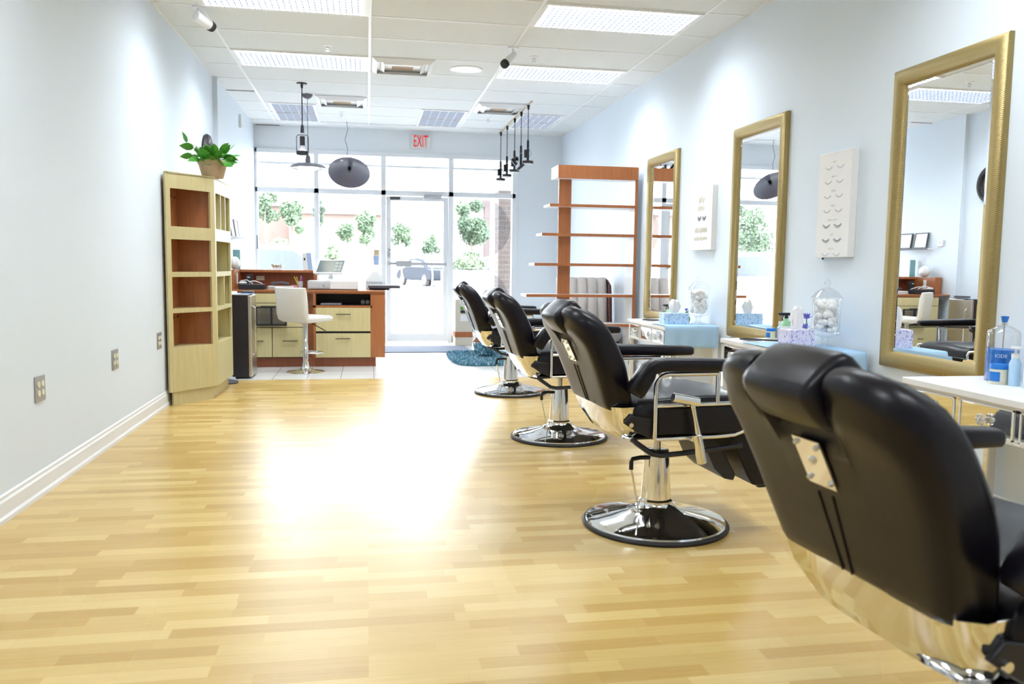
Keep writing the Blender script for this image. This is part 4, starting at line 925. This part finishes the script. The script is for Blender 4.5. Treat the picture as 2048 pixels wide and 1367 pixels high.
t = thing('computer_mouse', 'white computer mouse on top of the black device box', 'mouse', (-1.31, 9.17, ZD+.0575)); MB().ball((0, 0, .014), .045, 1, .65, .32, 3).build('mouse_body', 'plastic_w', t)
t = thing('pen_cup', 'grey mesh pen cup holding coloured pens on the desk', 'pen cup', (-.735, 9.44, ZD)); MB().lathe([(0, 0), (.028, 0), (.031, .085), (.028, .085), (.025, .004), (0, .004)], seg=20).build('cup', 'grey_p', t)
for i, (mt, dx, dy) in enumerate((('leaf', -.06, .01), ('orange', -.045, -.01), ('purple', .02, .0), ('purple', .035, .01), ('yellow', -.075, -.03), ('grey_p', .01, .01))):
    p = thing('pen', {'leaf': 'green pen leaning left in the mesh cup', 'orange': 'orange pen in the mesh cup', 'yellow': 'yellow pen leaning farthest left in the mesh cup', 'grey_p': 'grey pen standing upright in the mesh cup'}.get(mt, 'purple pen leaning %s right in the mesh cup' % ('slightly' if dx < .03 else 'farthest')), 'pen', (-.735, 9.44, ZD+.006)); 
    if mt == 'purple': p['group'] = 'purple pens in the cup'
    MB().cyl((dx*.1, dy*.3+i*.004-.01, 0), (dx*.8, dy*2, .125+.008*(i % 3)), .004, seg=8).build('barrel', mt, p)
o = B(-.79-.03, -.79+.03, 9.36, 9.37, ZD, ZD+.045).build('sticky_note', 'pink', smooth=False); tag(o, 'pink note block standing beside the pen cup', 'note block')
t = thing('potpourri_bowl', 'small glass bowl of dried petals on the desk ledge', 'bowl', (-1.01, 9.70, 1.0365)); MB().lathe([(.001, 0), (.04, 0), (.045, .006), (.075, .04), (.078, .042), (.07, .04), (.04, .008), (.001, .006)], seg=32, cap=False).build('bowl', 'jar', t)
pp = MB(); rnd = random.Random(3)
for k in range(70):
    a, r_ = rnd.random()*6.28, .06*math.sqrt(rnd.random()); z = .012+.035*rnd.random()*(r_/.06)+.015; p = Vector((r_*math.cos(a), r_*math.sin(a), z)); q = Vector((rnd.uniform(-1, 1), rnd.uniform(-1, 1), rnd.uniform(-.3, 1))).normalized()*.014; r2 = q.orthogonal().normalized()*.007
    pp.quad(p, p+q*.5+r2, p+q, p+q*.5-r2)
pp.build('dried_petals', 'brass', t, smooth=False)['kind'] = 'stuff'
t = thing('brochure_holder', 'white and blue leaflet holder standing on the right end of the ledge', 'brochures', (-.665, 9.70, 1.0365)); B(-.05, .0, -.02, .02, 0, .195).build('leaflet', 'paper', t, tf=RY(math.radians(-5)), smooth=False); B(.0, .05, -.018, .018, 0, .195).build('leaflet', 'paper_b', t, tf=RY(math.radians(-5)), smooth=False); B(-.035, -.018, -.022, -.02, .11, .14).build('emblem', 'blackp', t, tf=RY(math.radians(-5)), smooth=False)
t = thing('document_scanner', 'white rounded device on top of the cherry side box by the left wall', 'device', (-1.43, 9.45, 1.0355)); MB().ball((0, 0, .0), .09, .6, 1, .8, 3).build('device_body', 'plastic_w', t, tf=T(0, 0, .07)); 
t = thing('teal_card_stand', 'teal rounded card standing against the left wall behind the white device', 'card', (-1.45, 9.72, 1.0355)); B(-.04, .04, -.006, .006, 0, .22).build('card', 'teal', t, bev=.01)
t = thing('letter_tray', 'black slatted tray hanging on the maple drawer fronts left of the stool', 'tray', (-1.00, YF-.034, .55)); f = MB()
f.box(-.16, .155, -.022, -.0, -.100, -.078); f.box(-.16, .155, -.022, 0, .085, .102); f.box(-.16, -.145, -.022, 0, -.1, .1); f.box(.14, .155, -.022, 0, -.1, .1); f.box(-.01, .01, -.022, 0, -.1, .1); f.build('tray_frame', 'blackp', t, bev=.003)
f = MB()
for k in range(11): f.box(-.15, .145, -.016, -.008, -.072+k*.0145, -.066+k*.0145)
f.build('slats', 'darkg', t, smooth=False)
for x, l in ((-.12, 'left'), (-.02, 'right')):
    pass
t = thing('tape_roll', 'pair of small grey rolls inside the open desk slot', 'roll', (-.03, 9.25, .6685)); MB().cyl((-.02, 0, .025), (-.02, .04, .025), .022).build('roll', 'grey_p', t); MB().cyl((.03, 0, .025), (.03, .04, .025), .022).build('roll', 'grey_p', t)
t = thing('paper_stack', 'low stack of papers inside the open desk slot', 'papers', (-.40, 9.25, .6685)); B(-.10, .12, -.1, .1, 0, .016).build('sheets', 'grey_p', t, smooth=False)
# stool
t = thing('bar_stool', 'white leatherette bar stool with chrome base in front of the desk', 'stool', (-.625, 8.62, 0), math.radians(50))
MB().lathe([(0, 0), (.19, 0), (.192, .006), (.18, .012), (.10, .022), (.055, .04), (.038, .06), (.034, .09), (.030, .11), (0, .11)], seg=56).build('base', 'chrome', t)
MB().lathe([(0, .10), (.028, .10), (.028, .28), (.024, .285), (.024, .50), (0, .50)], seg=28).build('post', 'chrome', t)
MB().tube([(0, -.02, .20), (.05, -.11, .20), (.11, -.13, .20), (.155, -.09, .20), (.165, 0, .20), (.155, .09, .20), (.11, .13, .20), (.05, .11, .20), (0, .02, .20)], .009, 10).build('footrest', 'chrome', t)
MB().lathe([(0, .495), (.03, .495), (.10, .515), (.12, .525), (0, .525)], seg=28).build('seat_mount', 'brushed', t); MB().tube([(.02, -.05, .515), (.06, -.12, .47), (.09, -.19, .43)], .005, 8).build('lift_lever', 'black', t)
se = MB(); L = []
for y, e in ((-.20, .6), (-.19, .9), (-.165, 1), (0, 1), (.165, 1), (.19, .9), (.20, .6)):
    h = .030*e; path = [(.19, .552), (.17, .556), (0, .552), (-.12, .548), (-.165, .565), (-.18, .61), (-.185, .70), (-.195, .80), (-.205, .868)]
    topp, bot = [], []
    for i, (x, z) in enumerate(path):
        a = path[max(i-1, 0)]; b = path[min(i+1, len(path)-1)]; dx, dz = b[0]-a[0], b[1]-a[1]; l = math.hypot(dx, dz); n = (dz/l, -dx/l); hh = h*(.6 if i in (0, len(path)-1) else 1)
        topp.append((x+n[0]*hh, y, z+n[1]*hh)); bot.append((x-n[0]*hh, y, z-n[1]*hh))
    L.append(topp+bot[::-1])
se.loft(L); se.build('seat', 'cream', t, ang=70)
# mini fridge
t = thing('mini_fridge', 'slim black appliance with brushed steel door between cabinet and desk', 'fridge', (-1.19, 8.34, 0))
B(-.085, .065, -.17, .20, .02, .805).build('cabinet_body', 'blackp', t, bev=.004); B(.066, .096, -.17, .20, .02, .80).build('door', 'brushed', t, bev=.006); MB().tube([(.096, -.10, .70), (.122, -.10, .68), (.122, -.10, .25), (.096, -.10, .23)], .006, 8).build('handle', 'chrome', t)
B(-.06, .06, -.15, .17, 0, .02).build('foot', 'blackp', t, smooth=False)
t = thing('paper_stack', 'loose white and blue papers on top of the slim black appliance', 'papers', (-1.19, 8.32, .8055)); B(-.09, .07, -.12, .14, 0, .006).build('sheet', 'paper', t, smooth=False); B(-.05, .10, -.10, .15, .006, .009).build('sheet', 'paper_b', t, tf=RZ(.25), smooth=False); B(-.02, .09, .02, .15, .009, .03).build('case', 'darkg', t, smooth=False)
t = thing('floor_disc', 'dark grey round base on the floor between the cabinet and the slim appliance', 'base', (-1.27, 7.90, 0)); MB().lathe([(0, 0), (.085, 0), (.09, .01), (.08, .022), (.03, .035), (0, .036)]).build('base', 'darkg', t)

# ================================================================== RIGHT FAR CORNER
t = thing('etagere', 'stepped open cherry shelf unit standing out from the right wall', 'shelf', (2.3, 8.2, 0)); off = T(-2.3, -8.2, 0)
su = B(2.708, 2.735, 8.206, 8.5, 0, 2.128).build('side_upright', 'white', t, tf=off, smooth=False); B(2.706, 2.737, 8.194, 8.206, 0, 2.128).build('front_edge', 'cherry', su, tf=off, smooth=False)
B(1.93, 2.06, 8.30, 8.33, 0, 2.0).build('post', 'cherry', t, tf=off, smooth=False)
B(1.893, 2.735, 8.185, 8.20, 1.998, 2.130).build('top_fascia', 'cherry', t, tf=off, smooth=False); B(1.893, 2.708, 8.2, 8.5, 2.01, 2.128).build('top_box', 'white', t, tf=off, smooth=False)
for z, x in ((1.73, 1.815), (1.436, 1.738), (1.133, 1.665), (.817, 1.585), (.512, 1.51), (.20, 1.44)):
    s_ = B(x, 2.708, 8.206, 8.5, z-.013, z+.013).build('shelf_board', 'white', t, tf=off, smooth=False); B(x, 2.712, 8.194, 8.206, z-.014, z+.014).build('front_edge', 'cherry', s_, tf=off, smooth=False)
t = thing('tufted_settee', 'ivory channel-tufted seat back with dark brown nailhead sides behind the shelf unit', 'settee', (2.41, 9.10, 0))
for k in range(5):
    x0, x1 = -.30+k*.118, -.30+(k+1)*.118; mb = MB(); L = []
    for z, dy in ((.40, -.06), (.60, -.03), (.80, 0), (.95, .02), (.985, .035)):
        lp = [(x0+(x1-x0)*i/8, dy-.035*math.sin(PI*i/8)**.6, z+.012*math.sin(PI*i/8)) for i in range(9)]+[(x1, dy+.03, z), (x0, dy+.03, z)]
        L.append(lp)
    mb.loft(L); mb.build('tufted_channel', 'settee', t, ang=50)
sd = MB(); sd.loft([[(.29, -.13, .38), (.325, -.13, .38), (.325, .05, .38), (.29, .05, .38)], [(.29, -.09, .75), (.325, -.09, .75), (.325, .06, .75), (.29, .06, .75)], [(.29, -.06, .93), (.325, -.05, .90), (.325, .07, .90), (.29, .07, .93)], [(.27, -.02, .98), (.30, -.02, .96), (.30, .07, .96), (.27, .07, .98)]])
sd.build('side_wing', 'dbrown', t, bev=.006)
nh = MB()
for k in range(22): nh.ball((.289, -.132+.0035*k, .40+.024*k), .006, sub=1)
for k in range(20): nh.ball((-.29+.03*k, -.02, .992), .006, sub=1)
nh.build('nailheads', 'brushed', t)['kind'] = 'stuff'
B(-.32, .325, -.45, .04, .30, .40).build('seat', 'settee', t, bev=.03, seg=4); B(-.31, .32, -.42, .06, .20, .30).build('seat_rail', 'dbrown', t, bev=.008)
for sx in (-.28, .28):
    for y in (-.40, .02): B(sx-.025, sx+.025, y-.02, y+.025, 0, .20).build('leg', 'dbrown', t, bev=.004)
t = thing('mirrored_side_table', 'faceted mirror-glass side table standing on the blue rug', 'side table', (1.40, 9.72, .048))
fm = MB(); L = []
for z, r_, a0 in ((.013, .13, 0), (.16, .19, .4), (.34, .12, .1), (.50, .19, .5)): L.append([(r_*math.cos(a0+k*PI/3), r_*math.sin(a0+k*PI/3), z) for k in range(6)])
fm.loft(L); bmesh.ops.triangulate(fm.bm, faces=fm.bm.faces); fm.build('faceted_body', 'mirror_d', t, smooth=False); MB().lathe([(0, .50), (.20, .50), (.20, .515), (0, .515)], seg=6).build('tabletop', 'white', t, smooth=False)
# rug: shag tufts
t = thing('shag_rug', 'teal blue shag rug on the white tile beside the farthest chair', 'rug', (1.32, 9.68, 0))
se_ = lambda a: (.03+.38*math.copysign(abs(math.cos(a))**.5, math.cos(a)), .01+.68*math.copysign(abs(math.sin(a))**.5, math.sin(a)))
MB().prism([se_(k*2*PI/48) for k in range(48)], 0, .012).build('backing', 'rug', t)
def tufts(n, seed):
    mb = MB(); rnd = random.Random(seed)
    for k in range(n):
        x, y = rnd.uniform(-.37, .43), rnd.uniform(-.69, .71)
        if (abs(x-.03)/.40)**4+(abs(y-.01)/.70)**4 > 1: continue
        a = rnd.random()*6.28; h = rnd.uniform(.02, .045); lx, ly = math.cos(a)*.02, math.sin(a)*.02; w = .006
        p = Vector((x, y, .010)); e = Vector((x+lx, y+ly, .01+h)); s = Vector((-math.sin(a), math.cos(a), 0))*w
        mb.bm.faces.new([mb.bm.verts.new(v) for v in (p-s, p+s, e)])
    return mb
tufts(9000, 1).build('pile', 'rug', t, smooth=False)['kind'] = 'stuff'
p2 = tufts(2500, 2); p2.build('pale_pile', 'ltblue', t, smooth=False)['kind'] = 'stuff'
o = B(.15, 1.32, 10.45, 11.25, 0, .010).build('door_mat', 'mat', bev=.004); tag(o, 'flat grey-blue mat on the tile in front of the glass door', 'mat')
t = thing('pedestal_cabinet', 'narrow beige pedestal with a brown band near its foot, right of the door', 'pedestal', (1.30, 11.50, 0)); B(-.10, .14, -.14, .14, 0, .64).build('pedestal_body', 'beige', t, bev=.003)
B(-.105, .145, -.145, .145, .115, .19).build('brown_band', 'cherry', t, smooth=False)
for z, mt in ((.52, 'leaf'), (.47, 'blackp'), (.36, 'paper')): B(-.03, .09, -.146, -.1405, z-.02, z+.02 if mt != 'paper' else z+.07).build('sticker', mt, t, smooth=False)

# ================================================================== OUTSIDE
struct(B(-60, 60, YW+.15, 90, -.12, -.02).build('ground', 'outground', smooth=False))
struct(B(-60, 60, 18, 34, -.02, -.012).build('road', 'asphalt', smooth=False))
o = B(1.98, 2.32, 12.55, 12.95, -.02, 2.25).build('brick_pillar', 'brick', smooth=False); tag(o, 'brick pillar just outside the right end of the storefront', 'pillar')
t = thing('pillar_capital', 'pale stone upper block on the brick pillar outside', 'pillar top', (2.15, 12.75, 2.25)); B(-.18, .18, -.21, .21, 0, .9).build('stone_block', 'stucco_w', t, bev=.01)
struct(B(-4, 6, 11.98+.15, 13.3, 3.2, 3.3).build('canopy', 'stucco_w', smooth=False))
def tree(x, y, h, r, label, leafm='tleaf', n=1300, squash=1.25, seed=0, base=-.02):
    t = thing('tree', label, 'tree', (x, y, base), 0, 'trees outside the window'); rnd = random.Random(seed)
    MB().tube([(0, 0, 0), (.03, 0, h*.25), (-.02, .02, h*.5), (.02, 0, h*.85)], [.05, .04, .03, .012], 8).build('trunk', 'bark', t)
    fo = MB(); blobs = []
    zc = h-r*squash
    for k in range(11):
        a = rnd.random()*6.28; rr = r*.62*math.sqrt(rnd.random()); blobs.append((Vector((rr*math.cos(a), rr*math.sin(a), zc+rnd.uniform(-.75, .75)*r*squash)), r*rnd.uniform(.28, .5)))
    for k in range(int(n*1.9)):
        c_, br = rnd.choice(blobs); d = Vector((rnd.gauss(0, 1), rnd.gauss(0, 1), rnd.gauss(0, 1))).normalized()*br*1.1*rnd.random()**.33
        p = c_+d; a = Vector((rnd.uniform(-1, 1), rnd.uniform(-1, 1), rnd.uniform(-1, 1))).normalized(); b = a.orthogonal().normalized(); s = rnd.uniform(.045, .085)
        fo.quad(p-a*s, p+b*s*.6, p+a*s, p-b*s*.6)
    fo.build('foliage', leafm, t, smooth=False)
def bush(x, y, rx, ry, h, label, n=900, seed=0, mat='bleaf', z0=-.02):
    rnd = random.Random(seed); fo = MB(); fo.ball((0, 0, h*.48), 1, rx*.85, ry*.85, h*.46, 2)
    for k in range(n):
        d = Vector((rnd.gauss(0, 1), rnd.gauss(0, 1), abs(rnd.gauss(0, 1)))).normalized()*rnd.uniform(.85, 1.05); p = Vector((d.x*rx, d.y*ry, max(d.z*h, .11))); a = Vector((rnd.uniform(-1, 1), rnd.uniform(-1, 1), rnd.uniform(-.2, 1))).normalized(); b = a.orthogonal().normalized(); s = rnd.uniform(.05, .10)
        fo.quad(p-a*s, p+b*s*.6, p+a*s, p-b*s*.6)
    o = fo.build('bush', mat, smooth=False); o.location = (x, y, z0); tag(o, label, 'bush', 'bushes outside the window')
OUT = lambda px, Y: (px-739)/1647*Y*1.03     # lateral metres of a street object at depth Y
for x0, x1, y0, y1, h, l in ((OUT(440, 29), OUT(768, 29), 28.6, 36, 1.22, 'pale concrete planter wall carrying the trees left of the door'), (OUT(903, 29), OUT(1100, 29), 28.6, 34, .90, 'pale concrete planter wall carrying the hedge in the right window')):
    o = B(x0, x1, y0, y1, -.02, h).build('planter', 'plant_w', bev=.03); tag(o, l, 'planter')
def bed(px, r, za, zb, label, mt='tleaf', n=700, seed=0, z0=1.22, y=30.2):   # a tree in the raised bed, crown from za to zb
    tree(OUT(px, y), y, zb-z0+.1, r*1.3, label, mt, int(n*1.5), (zb-za)/2/r*.82, seed, z0+.012)
bed(553, .40, 2.45, 3.6, 'slender tree with thin airy crown, leftmost in the window', n=450, seed=1)
bed(601, .33, 2.0, 3.45, 'fuller upright green tree left of the first window mullion', n=800, seed=2)
bed(651, .20, 2.35, 3.3, 'narrow dark green tree just right of the first mullion', 'tleaf2', n=350, seed=3)
bed(697, .30, 1.75, 2.5, 'low round tree in the middle of the window', n=400, seed=4, y=31.5)
bed(738, .34, 1.8, 2.85, 'oval green tree just left of the door', n=600, seed=5)
tree(OUT(803, 34), 34, 2.85, .50, 'broad low tree seen through the left of the glass door', seed=6, n=800, squash=1.1)
tree(OUT(862, 37), 37, 2.5, .55, 'pale low tree seen through the right of the glass door', seed=7, n=500, squash=.8)
bed(938, .55, 1.75, 3.4, 'leafy tree inside the round film of the right window', n=1300, seed=8, z0=.90)
tree(-8.8, 30, 4.0, 1.25, 'large tree left of the view, seen in the middle mirror', seed=9, n=2400, squash=1)
bush(OUT(521, 29.5), 29.5, .28, .3, .62, 'pale low bush at the left edge of the window', seed=11, n=500, z0=1.22)
bush(OUT(579, 29.5), 29.5, .42, .3, .72, 'yellow green bush below the left trees', seed=12, n=600, z0=1.22)
bush(OUT(675, 29.5), 29.5, .26, .3, .5, 'low bush below the round tree', seed=13, n=350, z0=1.22)
bush(OUT(935, 29.5), 29.5, .62, .4, .66, 'green hedge below the tree in the right window', seed=14, n=900, z0=.90)
bush(OUT(1006, 29.3), 29.3, .30, .3, .45, 'rightmost small hedge bush in the right window', seed=15, n=350, z0=.90)
bush(OUT(965, 13.6), 13.4, .30, .25, .58, 'small yellow green bush just outside the glass behind the farthest chair', seed=16, n=900)
def building(x0, x1, y, h, label, mat, cols, wins):
    t = thing('building', label, 'building', ((x0+x1)/2, y, -.02)); w = (x1-x0)/2
    B(-w, w, 0, 8, 0, h).build('facade', mat, t, smooth=False); B(-w-.2, w+.2, -.3, 8, h-.45, h).build('cornice', 'roofc', t, smooth=False)
    for c_ in cols: B(c_-.45, c_+.45, -.5, 0, 0, h-.45).build('column', 'roofc', t, smooth=False)
    for c_ in wins: B(c_-1.0, c_+1.0, -.03, 0, .6, h*.55).build('window', 'car_g' if False else 'grey_p', t, smooth=False)
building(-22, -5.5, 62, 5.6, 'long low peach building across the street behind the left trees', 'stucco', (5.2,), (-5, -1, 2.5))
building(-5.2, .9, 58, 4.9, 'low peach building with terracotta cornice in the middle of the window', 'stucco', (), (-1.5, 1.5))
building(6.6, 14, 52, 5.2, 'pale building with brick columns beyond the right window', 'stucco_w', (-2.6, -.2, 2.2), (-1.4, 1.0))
t = thing('lamp_post', 'grey lamp post beyond the right window', 'lamp post', (OUT(979, 22), 22, -.02)); MB().cyl((0, 0, 0), (0, 0, 4.2), .07, .05).build('pole', 'grey_p', t); B(-.5, .06, -.12, .12, 4.15, 4.28).build('lamp_head', 'grey_p', t)
def car(x, y, rz, paint, label):
    t = thing('car', label, 'car', (x, y, -.02), rz, 'parked cars outside')
    prof = [(-2.1, .35), (-2.15, .6), (-2.05, .85), (-1.6, .93), (-1.0, 1.35), (-.3, 1.46), (.5, 1.42), (1.1, .98), (1.9, .85), (2.15, .65), (2.15, .35), (1.75, .30), (-1.7, .30)]
    b = MB(); b.loft([[(x_, y_, z) for x_, z in prof] for y_ in (-.85, .85)]); b.build('body', paint, t, bev=.07, seg=3)
    gl = MB()
    for s in (-1, 1): gl.loft([[(x_, s*.853, z) for x_, z in ((-1.35, .98), (-.92, 1.30), (-.28, 1.38), (.45, 1.34), (.92, .98))], [(x_, s*.861, z) for x_, z in ((-1.35, .98), (-.92, 1.30), (-.28, 1.38), (.45, 1.34), (.92, .98))]])
    gl.loft([[(1.08, y_, 1.02), (.56, y_, 1.40), (.545, y_, 1.395), (1.06, y_, 1.01)] for y_ in (-.72, .72)]); gl.loft([[(-1.60, y_, .965), (-1.04, y_, 1.35), (-1.02, y_, 1.34), (-1.58, y_, .955)] for y_ in (-.72, .72)])
    gl.build('glazing', 'car_g', t, smooth=False)
    for sx in (-1.35, 1.35):
        for s in (-1, 1):
            w = MB().cyl((sx, s*.70, .32), (sx, s*.87, .32), .32, seg=28).build('wheel', 'tyre', t, bev=.03); MB().lathe([(0, 0), (.2, 0), (.19, .012), (.04, .02), (0, .02)], seg=20, mat=RX(-s*PI/2), c=(sx, s*.872, .32)).build('hubcap', 'brushed', w)
    lt_ = MB()
    for s in (-1, 1): lt_.box(2.10, 2.165, s*.62-.14, s*.62+.14, .62, .74)
    lt_.build('headlights', 'crystal', t, smooth=False)
car(-1.9, 15.6, math.radians(14), 'car_w', 'white car parked close outside behind the reception desk')
car(3.15, 44, math.radians(112), 'car_d', 'dark car far away seen through the lower part of the glass door')
car(6.5, 45, math.radians(170), 'car_b', 'blue-grey car parked beyond the right window')
